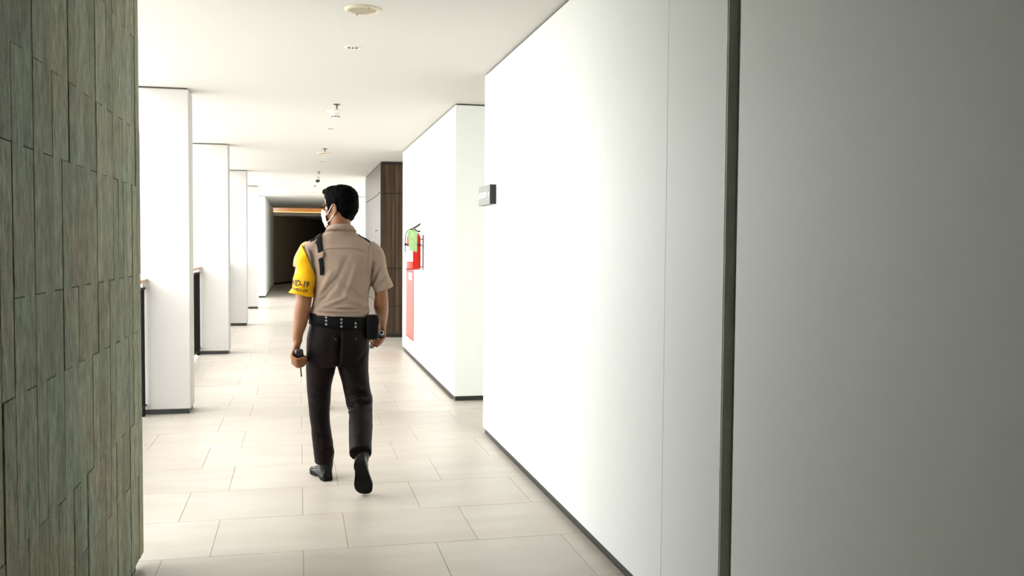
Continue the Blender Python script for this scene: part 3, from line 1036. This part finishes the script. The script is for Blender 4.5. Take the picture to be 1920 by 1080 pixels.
# ---- the guard walking down the corridor -------------------------------------------------
GX, GY = 0.235, 5.5
HC, HYAW = (0.0, 0.012, 1.622), math.radians(56)
LW, LC, LA = (-.246, -.060, .848), (-.236, -.083, .764), norm((.06, .70, -.70))
RW, RC, RA = (.255, .170, .908), (.230, .176, .842), norm((-.345, .71, -.61))
armL = tube_geo([(-.150, .0, 1.36), (-.192, -.016, 1.25), (-.208, -.036, 1.10), (-.216, -.048, 1.045), (-.228, -.052, .965), (-.243, -.058, .893), LW],
                [(.040, .040), (.044, .046), (.044, .046), (.045, .046), (.0405, .042), (.030, .032), (.026, .024)], 40, 6)
armR = tube_geo([(.165, .0, 1.35), (.215, -.004, 1.24), (.233, -.006, 1.12), (.234, .004, 1.045), (.246, .085, .985), (.254, .145, .930), RW],
                [(.038, .038), (.038, .040), (.038, .042), (.043, .045), (.036, .040), (.026, .030), (.024, .025)], 40, 6)
body_g = head_geos(HC, HYAW) + [armL, armR]
body_g += [tube_geo([(-.006, .0, 1.60), (-.002, -.010, 1.53), (0, -.006, 1.47), (0, .0, 1.43)], [(.058, .060), (.058, .058), (.052, .050), (.04, .04)], 36, 5)]
body_g += [section_loft([(.86, -.15, .14, -.09, .07), (1.0, -.14, .135, -.085, .085), (1.2, -.13, .15, -.09, .09), (1.32, -.13, .155, -.080, .075), (1.39, -.08, .09, -.045, .04)], 28)]
body_g += [tube_geo([(-.095, 0, .90), (-.113, .02, .708), (-.122, .08, .466), (-.107, .1, .271), (-.092, .125, .09)], [.075, .068, .045, .042, .03], 14, 3),
           tube_geo([(.075, 0, .90), (.075, 0, .707), (.106, -.03, .478), (.1, -.2, .385), (.092, -.345, .272)], [.075, .068, .048, .044, .03], 14, 3)]
body_g += fist_geos(LW, LC, LA, (-1, 0, 0)) + fist_geos(RW, RC, RA, (1, 0, 0), R=0.030)
person = link('person', remesh('person', body_g, 0.0028, 2), M['skin'], None, True)
person.location = (GX, GY, 0)
tag(person, 'person in taupe uniform shirt and yellow armband walking away, head turned left, white face mask', 'person')

link('hair', hair_mesh(HC, HYAW), M['hair'], person, True)
Rh, Ph = head_frame(HC, HYAW)
for s in (-1, 1):
    e = link('eye', pydata('eye', *ellipsoid_geo(Ph(.069, s * .030, -.008), (.012, .012, .009), Rh, 14, 8)), M['eye'], person, True)
    link('iris', pydata('iris', *ellipsoid_geo(Ph(.0797, s * .030, -.008), (.003, .0055, .0055), Rh, 12, 6)), M['iris'], e, True)
    tube('eyebrow', [Ph(.0945, s * .014, .010), Ph(.090, s * .030, .014), Ph(.076, s * .046, .010)], [(.0022, .0035)] * 3, M['hair'], person, 8, 3)
# face mask: pleated patch over nose, mouth and chin
vs, fs = [], []
na, nb = 20, 14
for layer in (0, 1):
    for j in range(nb + 1):
        w = j / nb
        for i in range(na + 1):
            ang = math.radians(-65 + 130 * i / na)
            c = math.cos(ang)
            top = -.012 - .030 * (1 - c) * 1.2; bot = -.128 + .040 * (1 - c)
            u = top + (bot - top) * w
            bul = 0.108 - 0.030 * abs(w - .35) ** 1.6 - (0.034 * max(0, w - .6) ** 1.2) + (0.016 * math.exp(-((w - .2) / .2) ** 2)) * math.exp(-(ang / .35) ** 2)
            f = .004 + bul * c ** 0.8 + layer * .0025 + .0012 * math.sin(w * 22)
            l = (.066 - .010 * abs(w - .3)) * math.sin(ang) / math.sin(math.radians(65)) * 1.04
            vs.append(tuple(Ph(f, l, u)))
n1 = (na + 1) * (nb + 1)
for j in range(nb):
    for i in range(na):
        a = j * (na + 1) + i
        fs.append((a, a + 1, a + na + 2, a + na + 1)); fs.append((n1 + a, n1 + a + na + 1, n1 + a + na + 2, n1 + a + 1))
for j in range(nb):
    for i in (0, na):
        a = j * (na + 1) + i; fs.append((a, a + na + 1, n1 + a + na + 1, n1 + a))
for i in range(na):
    for j in (0, nb):
        a = j * (na + 1) + i; fs.append((a, a + 1, n1 + a + 1, n1 + a))
mask = link('face_mask', pydata('face_mask', vs, fs), M['mask'], person, True)
for s in (-1, 1):
    tube('ear_loop', [Ph(.052, s * .070, -.050), Ph(.026, s * .077, -.024), Ph(.008, s * .082, .002), Ph(-.012, s * .080, .008), Ph(-.020, s * .080, -.030), Ph(-.002, s * .080, -.052), Ph(.022, s * .072, -.074), Ph(.046, s * .068, -.092)],
         .0026, M['mask'], mask, 8, 5)

# shirt
shirt_g = [section_loft([(.955, -.160, .150, -.104, .10), (.985, -.168, .156, -.112, .105), (1.003, -.176, .164, -.126, .115), (1.025, -.176, .166, -.128, .118), (1.06, -.163, .159, -.118, .115),
                         (1.134, -.155, .166, -.112, .115), (1.211, -.152, .180, -.116, .115), (1.289, -.160, .195, -.118, .11), (1.351, -.172, .205, -.110, .10),
                         (1.397, -.176, .190, -.092, .085), (1.428, -.158, .156, -.078, .065), (1.453, -.122, .112, -.068, .05), (1.478, -.082, .084, -.072, .045), (1.492, -.070, .072, -.070, .04)], 44, 2.3),
           tube_geo([(-.135, 0, 1.405), (-.175, -.004, 1.345), (-.194, -.018, 1.24), (-.209, -.030, 1.165), (-.221, -.036, 1.125)],
                    [(.045, .06), (.055, .062), (.051, .057), (.052, .057), (.053, .058)], 22, 5, round_ends=False),
           tube_geo([(.150, 0, 1.395), (.192, -.002, 1.345), (.211, -.008, 1.26), (.229, -.006, 1.20), (.251, -.004, 1.140)],
                    [(.045, .06), (.058, .064), (.056, .062), (.056, .061), (.060, .063)], 30, 5, round_ends=False)]
SF = [((-.165, -.11, 1.02), (-.03, -.13, 1.18), -.007, .016), ((-.16, -.11, 1.05), (-.06, -.13, 1.24), .006, .018), ((-.155, -.11, 1.07), (-.02, -.13, 1.22), -.005, .014),
      ((-.14, -.12, 1.03), (.02, -.13, 1.10), .006, .013), ((-.15, -.12, 1.015), (.12, -.12, 1.012), -.009, .012), ((-.14, -.12, 1.04), (.05, -.13, 1.045), .006, .011),
      ((.155, -.10, 1.02), (.06, -.13, 1.06), -.006, .012), ((.16, -.10, 1.035), (.02, -.13, 1.12), .005, .016), ((.165, -.10, 1.07), (.0, -.13, 1.18), -.004, .018),
      ((.165, -.08, 1.15), (.185, -.10, 1.30), -.010, .013), ((.170, -.07, 1.15), (.225, -.05, 1.27), -.008, .011), ((.185, -.06, 1.15), (.245, -.06, 1.24), .006, .012),
      ((-.150, -.09, 1.14), (-.150, -.11, 1.30), -.008, .012), ((-.17, -.06, 1.36), (-.145, -.09, 1.22), -.007, .010), ((-.19, -.05, 1.38), (-.15, -.08, 1.27), .006, .010),
      ((-.13, -.12, 1.047), (.11, -.12, 1.032), -.009, .009), ((-.15, -.12, 1.024), (.13, -.12, 1.014), .006, .009), ((-.165, -.1, 1.055), (-.09, -.12, 1.068), -.008, .008), ((-.16, -.1, 1.08), (-.07, -.12, 1.12), .006, .009), ((.12, -.1, 1.012), (.16, -.06, 1.055), -.008, .009), ((.02, -.13, 1.10), (.09, -.13, 1.30), .004, .022), ((-.04, -.13, 1.16), (.03, -.13, 1.33), -.003, .02), ((-.10, -.12, 1.385), (.13, -.12, 1.385), .003, .016)]
shirt_me = remesh('shirt', shirt_g, 0.0058, 4, lambda co, no: wobble(folds(co, no, SF), no, .0022, 13))
shirt = link('shirt', shirt_me, M['shirt'], person, True)
SB = bvh_of(shirt_me)
collar_ring('collar', (0.0, -.016), .066, .084, 1.508, 1.477, -.22, M['shirt'], shirt)
draped_cord('yoke_seam', SB, [(-.150, -.13, 1.372), (-.10, -.14, 1.384), (-.02, -.15, 1.388), (.06, -.15, 1.388), (.115, -.14, 1.383), (.140, -.13, 1.378)], .0012, M['seam'], shirt)
draped_cord('armhole_seam', SB, [(.168, -.03, 1.45), (.172, -.09, 1.40), (.170, -.12, 1.32), (.171, -.115, 1.27), (.170, -.115, 1.225)], .0011, M['seam'], shirt)
for s in (-1, 1):
    x0, x1 = (s * .105, s * .172)
    draped_strip('epaulette', SB, [(x0, -.012, 1.47), ((x0 + x1) / 2, -.012, 1.44), (x1 * .97, -.012, 1.41)], (0, 1, 0), .050, M['black_web'], shirt, .0005, .004)
strap = draped_strip('shoulder_strap', SB, [(-.132, .09, 1.36), (-.132, .05, 1.43), (-.131, .0, 1.46), (-.131, -.06, 1.45), (-.133, -.11, 1.39), (-.135, -.13, 1.33), (-.131, -.13, 1.285), (-.130, -.13, 1.25), (-.131, -.125, 1.225)],
                     (1, 0, 0), (.035, .035, .035, .035, .035, .036, .036, .032, .024), M['black_web'], shirt, .004, .004)
draped_strip('strap_keeper', SB, [(-.150, -.13, 1.339), (-.132, -.13, 1.343), (-.110, -.13, 1.352)], (0, 0, 1), .040, M['shirt'], shirt, .009, .004)


# yellow armband on the left sleeve
BAND = [(-.172, .0, 1.400, .047, .056), (-.183, -.008, 1.330, .056, .063), (-.195, -.018, 1.240, .055, .062), (-.212, -.030, 1.160, .058, .063), (-.227, -.036, 1.113, .061, .065)]
BAND_D = np.array(catmull(BAND, 8))


def band_point(t, phi, off=0.0):
    k = min(max(t, 0), 1) * (len(BAND_D) - 1); i = min(int(k), len(BAND_D) - 2); f = k - i
    cx, cy, cz, rx, ry = BAND_D[i] * (1 - f) + BAND_D[i + 1] * f
    fold = .004 * math.sin(phi * 3 + t * 9) * t + .0035 * math.sin(phi * 2 - t * 17) + .0025 * math.sin(phi * 5 + t * 21) * (1 - t)
    fold += .0025
    c, s = math.cos(phi), math.sin(phi)
    return np.array((cx + (rx + fold + off) * c, cy + (ry + fold + off) * s, cz - .014 * c * t))


vs, fs = [], []
nphi, nt_ = 48, 26
for layer in (0, 1):
    for j in range(nt_ + 1):
        for i in range(nphi):
            phi = 2 * PI * i / nphi
            t0 = 0.60 * max(0, (math.cos(phi) + .92) / 1.92)
            vs.append(tuple(band_point(t0 + (1 - t0) * j / nt_, phi, .003 * layer)))
n1 = nphi * (nt_ + 1)
for j in range(nt_):
    for i in range(nphi):
        k = (i + 1) % nphi
        a, b, c, d = j * nphi + i, j * nphi + k, (j + 1) * nphi + k, (j + 1) * nphi + i
        fs.append((a, d, c, b)); fs.append((n1 + a, n1 + b, n1 + c, n1 + d))
for i in range(nphi):
    k = (i + 1) % nphi
    fs.append((i, k, n1 + k, n1 + i)); e = nt_ * nphi
    fs.append((e + i, n1 + e + i, n1 + e + k, e + k))
band = link('armband', pydata('armband', vs, fs), M['yellow'], person, True)
band['label'] = 'bright yellow armband printed COVID-19'


def band_text(body, size, t, phi_end, xs=1.0, mat=None, name='lettering'):
    me = text_mesh(body, size, 0.0, 'RIGHT', xs, size * .03)
    bm = bmesh.new(); bm.from_mesh(me)
    bmesh.ops.triangulate(bm, faces=bm.faces)
    bmesh.ops.subdivide_edges(bm, edges=[e for e in bm.edges if e.calc_length() > .006], cuts=1)
    for v_ in bm.verts:
        phi = phi_end + v_.co.x / 0.062
        v_.co = Vector(band_point(t - v_.co.y / 0.305, phi, .0042))
    bm.to_mesh(me); bm.free()
    return link(name, me, mat or M['print_black'], band)


band_text('COVID-19', .047, .70, math.radians(-64), 0.78)
band_text('GAS COVID-19', .033, .845, math.radians(-66), 0.78)
# round emblem on the outer side of the armband
vs = [tuple(band_point(.46, math.radians(-178), .0040))]; fs = []
for i in range(24):
    a = 2 * PI * i / 24
    vs.append(tuple(band_point(.46 + .085 * math.sin(a), math.radians(-178) + .40 * math.cos(a), .0040)))
fs = [(0, 1 + i, 1 + (i + 1) % 24) for i in range(24)]
link('emblem', pydata('emblem', vs, fs), M['mask'], band)
band_text('+', .055, .46, math.radians(-162), 1.0, M['print_red'], 'emblem_cross')

# trousers
tr_g = [section_loft([(.70, -.190, .150, -.10, .085), (.76, -.197, .160, -.122, .09), (.84, -.195, .163, -.124, .095), (.90, -.186, .160, -.118, .10), (.945, -.176, .156, -.108, .10), (.985, -.166, .150, -.10, .098)], 40, 2.3),
        tube_geo([(-.108, 0, .86), (-.113, .015, .708), (-.122, .045, .588), (-.122, .078, .466), (-.119, .09, .382), (-.107, .1, .271), (-.094, .112, .170), (-.094, .116, .100)],
                 [(.086, .10), (.086, .098), (.073, .085), (.064, .072), (.059, .066), (.059, .068), (.061, .072), (.054, .070)], 26, 6, round_ends=False),
        tube_geo([(.072, 0, .86), (.072, 0, .707), (.087, .0, .59), (.104, -.015, .498), (.110, -.07, .448), (.102, -.20, .380), (.093, -.31, .305), (.089, -.385, .256)],
                 [(.090, .10), (.090, .098), (.079, .085), (.078, .074), (.070, .066), (.067, .064), (.064, .062), (.062, .058)], 26, 6, round_ends=False)]
TF = [((.03, -.10, .475), (.18, -.10, .50), -.016, .012), ((.03, -.10, .50), (.17, -.10, .535), .008, .014), ((.03, -.14, .44), (.17, -.12, .455), .008, .012), ((.04, -.10, .56), (.15, -.10, .52), -.006, .014),
      ((.03, -.10, .60), (.16, -.10, .55), .005, .016), ((-.19, -.08, .52), (-.07, -.05, .46), -.007, .014), ((-.19, -.06, .49), (-.07, -.02, .42), .006, .014), ((-.19, -.08, .58), (-.06, -.08, .52), .005, .018),
      ((-.20, -.10, .80), (-.12, -.12, .72), -.006, .016), ((-.01, -.12, .90), (-.02, -.10, .71), -.012, .016), ((-.02, -.10, .71), (-.10, -.11, .66), -.006, .014), ((.0, -.10, .71), (.09, -.11, .66), -.006, .014),
      ((.08, -.13, .70), (.15, -.12, .80), -.004, .016), ((-.04, .03, .20), (-.06, .05, .15), .012, .018), ((-.14, .05, .30), (-.06, .05, .24), -.005, .014), ((-.15, .04, .20), (-.06, .06, .16), -.005, .012),
      ((.085, -.16, .46), (.075, -.33, .35), .006, .007), ((-.13, .0, .42), (-.10, .04, .20), .004, .007)]
tr_me = remesh('trousers', tr_g, 0.0062, 3, lambda co, no: wobble(folds(co, no, TF), no, .0030, 11))
trousers = link('trousers', tr_me, M['trousers'], person, True)
TB = bvh_of(tr_me)
for x in (-.022, .112):
    loc, nor, _, _ = TB.find_nearest(Vector((x, -.2, .868)))
    me = lathe_mesh('pocket_button', [(0, .003), (.004, .003), (.006, .001), (.006, -.002)], 14)
    me.transform(Matrix.Translation(loc) @ nor.to_track_quat('Z', 'Y').to_matrix().to_4x4())
    link('pocket_button', me, M['black_plastic'], trousers, True)

# belt with eyelets and pouch
vs, fs = [], []
nb_ = 64
for i in range(nb_):
    a = 2 * PI * i / nb_
    c, s = math.cos(a), math.sin(a)
    e = 2 / 2.3
    x = -.006 + .176 * math.copysign(abs(c) ** e, c); y = -.004 + .117 * math.copysign(abs(s) ** e, s)
    zt = .992 - .085 * x + .06 * (abs(x) ** 1.5) ; zb_ = zt - .070
    for (k, zz) in ((.955, zt), (1.0, zt - .002), (1.005, (zt + zb_) / 2), (1.005, zb_ + .002), (.955, zb_)):
        vs.append((x * k, y * k, zz))
for i in range(nb_):
    j = (i + 1) % nb_
    for k in range(5):
        l = (k + 1) % 5
        fs.append((i * 5 + k, i * 5 + l, j * 5 + l, j * 5 + k))
belt_me = pydata('belt', vs, fs)
belt = link('belt', belt_me, M['black_web'], person, True)
BB = bvh_of(belt_me)
eye_me = None
tor_v, tor_f = [], []
for i in range(18):
    a = 2 * PI * i / 18
    for k in range(6):
        b_ = 2 * PI * k / 6
        r = .0044 + .0017 * math.cos(b_)
        tor_v.append((r * math.cos(a), r * math.sin(a), .0015 * math.sin(b_)))
for i in range(18):
    for k in range(6):
        tor_f.append((i * 6 + k, i * 6 + (k + 1) % 6, ((i + 1) % 18) * 6 + (k + 1) % 6, ((i + 1) % 18) * 6 + k))
eye_me = pydata('eyelet', tor_v, tor_f); eye_me.materials.append(M['steel'])
for x, y, zs in ((-.19, -.035, (1.000, .980, .958)), (-.094, -.2, (.988, .969, .948)), (-.001, -.2, (.975, .956, .935)), (.087, -.2, (.951, .931))):
    for z in zs:
        loc, nor, _, _ = BB.find_nearest(Vector((x, y * .7, z)))
        o = link('eyelet', eye_me, None, belt, True)
        o.matrix_local = Matrix.Translation(loc + nor * .001) @ nor.to_track_quat('Z', 'Y').to_matrix().to_4x4()
pouch = box('belt_pouch', .142, .214, -.100, -.015, .852, .985, M['black_web'], belt, bev=.022, seg=4, smooth=True)
box('pouch_flap', .139, .217, -.104, -.011, .925, .996, M['black_web'], belt, bev=.024, seg=5, smooth=True)

# shoes
yawL = math.radians(14)
make_shoe(person, Matrix.Translation((-.072, .062, .001)) @ Matrix.Rotation(yawL, 4, 'Z'))
toe = Matrix.Translation((.119, -.285, .004)) @ Matrix.Rotation(math.radians(-13), 4, 'Z') @ Matrix.Rotation(math.radians(-50), 4, 'X') @ Matrix.Translation((0, -.285, 0))
make_shoe(person, toe)

# two-way radio in the left hand
a = LA; e1 = norm(np.array((-1, 0, 0)) - a * (-a[0])); e2 = np.cross(a, e1)
if e2[2] < 0: e2 = -e2
E0 = np.array(LC) - a * .052
Rm = Matrix([[e1[i], e2[i], a[i], 0] for i in range(3)] + [[0, 0, 0, 1]])
radio = empty('two_way_radio', (GX + E0[0], GY + E0[1], E0[2]))
tag(radio, 'black handheld two-way radio with thin antenna held in the left hand', 'radio')


def oriented(name, me, mat, parent, smooth=True):
    me.transform(Rm)
    return link(name, me, mat, parent, smooth)


oriented('radio_body', box_mesh('radio_body', -.024, .024, -.019, .019, 0, .118, .013, 4), M['black_plastic'], radio)
oriented('battery_latch', box_mesh('battery_latch', -.014, .014, -.010, .010, -.004, .002, .002, 2), M['black_plastic'], radio)
oriented('antenna', lathe_mesh('antenna', [(0, .116), (.0065, .117), (.006, .135), (.0042, .15), (.0036, .225), (.0048, .228), (.0048, .240), (0, .242)], 14), M['black_plastic'], radio)
kn = lathe_mesh('knob', [(.006, .117), (.006, .129), (0, .130)], 12); kn.transform(Matrix.Translation((.016, 0, 0)))
oriented('knob', kn, M['black_plastic'], radio)

# torch in the right hand
a = RA; e1 = norm(np.array((1, 0, 0)) - a * a[0]); e2 = np.cross(a, e1)
E0 = np.array(RC) - a * .050
Rm = Matrix([[e1[i], e2[i], a[i], 0] for i in range(3)] + [[0, 0, 0, 1]])
torch = empty('torch', (GX + E0[0], GY + E0[1], E0[2]))
tag(torch, 'small black and grey torch held in the right hand', 'torch')
oriented('head', lathe_mesh('head', [(.0, .010), (.013, .010), (.0165, .0), (.021, .0), (.0215, .030), (.016, .040), (.0, .041)], 28), M['black_plastic'], torch)
oriented('bezel_ring', lathe_mesh('bezel_ring', [(.013, .004), (.0135, -.0015), (.0175, -.0015), (.018, .003)], 28), M['steel'], torch)
oriented('barrel', lathe_mesh('barrel', [(0, .038), (.0155, .039), (.0155, .115), (.0185, .120), (.0185, .150), (.016, .156), (0, .157)], 24), M['grey_metal'], torch)


# ---- second guard, farther ahead, mostly hidden behind the first ----------------------------
QX, QY = 0.24, 8.05
HC2 = (.095, .01, 1.575)
LW2, LC2 = (-.240, .06, .83), (-.232, .08, .752)
RW2, RC2 = (.235, .035, .83), (.225, .055, .75)
g2 = head_geos(HC2, math.radians(-8))
g2 += [tube_geo([(.093, .0, 1.55), (.078, -.004, 1.48), (.060, .0, 1.41)], [.056, .056, .045], 24, 3),
       section_loft([(.86, -.11, .13, -.08, .07), (1.1, -.105, .14, -.08, .08), (1.3, -.115, .16, -.08, .075), (1.37, -.07, .12, -.05, .05)], 24),
       tube_geo([(-.150, 0, 1.35), (-.222, -.005, 1.24), (-.235, -.01, 1.10), (-.240, .02, .96), LW2], [.048, .045, .042, .036, (.022, .026)], 16, 4),
       tube_geo([(.165, 0, 1.35), (.205, -.005, 1.20), (.215, -.01, 1.07), (.228, .01, .95), RW2], [.048, .045, .042, .036, (.022, .026)], 16, 4),
       tube_geo([(-.03, 0, .88), (-.078, .03, .48), (-.110, .05, .09)], [.07, .048, .03], 14, 4),
       tube_geo([(.02, 0, .88), (-.03, -.03, .48), (-.06, -.06, .09)], [.07, .048, .03], 14, 4)]
g2 += fist_geos(LW2, LC2, (0, .93, -.3), (-1, 0, 0), .017) + fist_geos(RW2, RC2, (0, .93, -.3), (1, 0, 0), .017)
person2 = link('person', remesh('person', g2, 0.005, 2), M['skin_b'], None, True)
person2.location = (QX, QY, 0)
tag(person2, 'person in ochre tan shirt farther ahead, mostly hidden behind the guard with the yellow armband', 'person')
link('hair', hair_mesh(HC2, math.radians(-8)), M['hair'], person2, True)
R2, P2 = head_frame(HC2, math.radians(-8))
for s in (-1, 1):
    e = link('eye', pydata('eye', *ellipsoid_geo(P2(.069, s * .030, -.008), (.012, .012, .009), R2, 14, 8)), M['eye'], person2, True)
    link('iris', pydata('iris', *ellipsoid_geo(P2(.0797, s * .030, -.008), (.003, .0055, .0055), R2, 12, 6)), M['iris'], e, True)
sh2 = remesh('shirt', [section_loft([(.93, -.120, .135, -.10, .09), (1.0, -.128, .15, -.11, .10), (1.1, -.118, .155, -.10, .095), (1.25, -.125, .175, -.102, .095), (1.34, -.165, .18, -.088, .08), (1.39, -.150, .165, -.075, .062), (1.43, -.05, .140, -.068, .05), (1.45, .005, .135, -.066, .046)], 36, 2.3),
                       tube_geo([(-.125, 0, 1.36), (-.180, -.004, 1.385), (-.212, -.006, 1.335), (-.232, -.01, 1.265), (-.243, -.012, 1.205)], [(.05, .055), (.046, .05), (.046, .055), (.054, .058), (.052, .056)], 20, 4, round_ends=False),
                       tube_geo([(.145, 0, 1.36), (.185, -.004, 1.30), (.208, -.008, 1.19), (.216, -.01, 1.14)], [(.05, .055), (.056, .06), (.052, .056), (.055, .058)], 20, 4, round_ends=False)],
              0.007, 4, lambda co, no: wobble(co, no, .004, 12))
s2 = link('shirt', sh2, M['shirt_b'], person2, True)
collar_ring('collar', (.070, -.012), .062, .078, 1.465, 1.432, -.2, M['shirt_b'], s2)
SB2 = bvh_of(sh2)
for s in (-1, 1):
    draped_strip('epaulette', SB2, [(.03 + s * .09, -.01, 1.46), (.025 + s * .125, -.01, 1.43), (.02 + s * .16, -.01, 1.40)], (0, 1, 0), .045, M['shirt_b'], s2, .003, .008)
t2 = remesh('trousers', [section_loft([(.74, -.100, .110, -.10, .08), (.84, -.115, .125, -.11, .09), (.93, -.118, .13, -.10, .088), (.955, -.112, .125, -.095, .085)], 32, 2.3),
                         tube_geo([(-.035, 0, .84), (-.060, .01, .70), (-.080, .03, .48), (-.108, .05, .12)], [(.078, .09), (.072, .08), (.055, .062), (.052, .06)], 20, 4, round_ends=False),
                         tube_geo([(.030, 0, .84), (.010, -.01, .70), (-.028, -.03, .48), (-.060, -.06, .12)], [(.078, .09), (.072, .08), (.055, .062), (.052, .06)], 20, 4, round_ends=False)],
            0.007, 3, lambda co, no: wobble(co, no, .004, 11))
link('trousers', t2, M['trousers'], person2, True)
link('belt', pydata('belt', *section_loft([(.915, -.124, .136, -.107, .095), (.955, -.124, .136, -.107, .095)], 40, 2.3, 2)), M['black_web'], person2, True)
make_shoe(person2, Matrix.Translation((-.113, .0, .001)))
make_shoe(person2, Matrix.Translation((-.058, -.11, .001)))
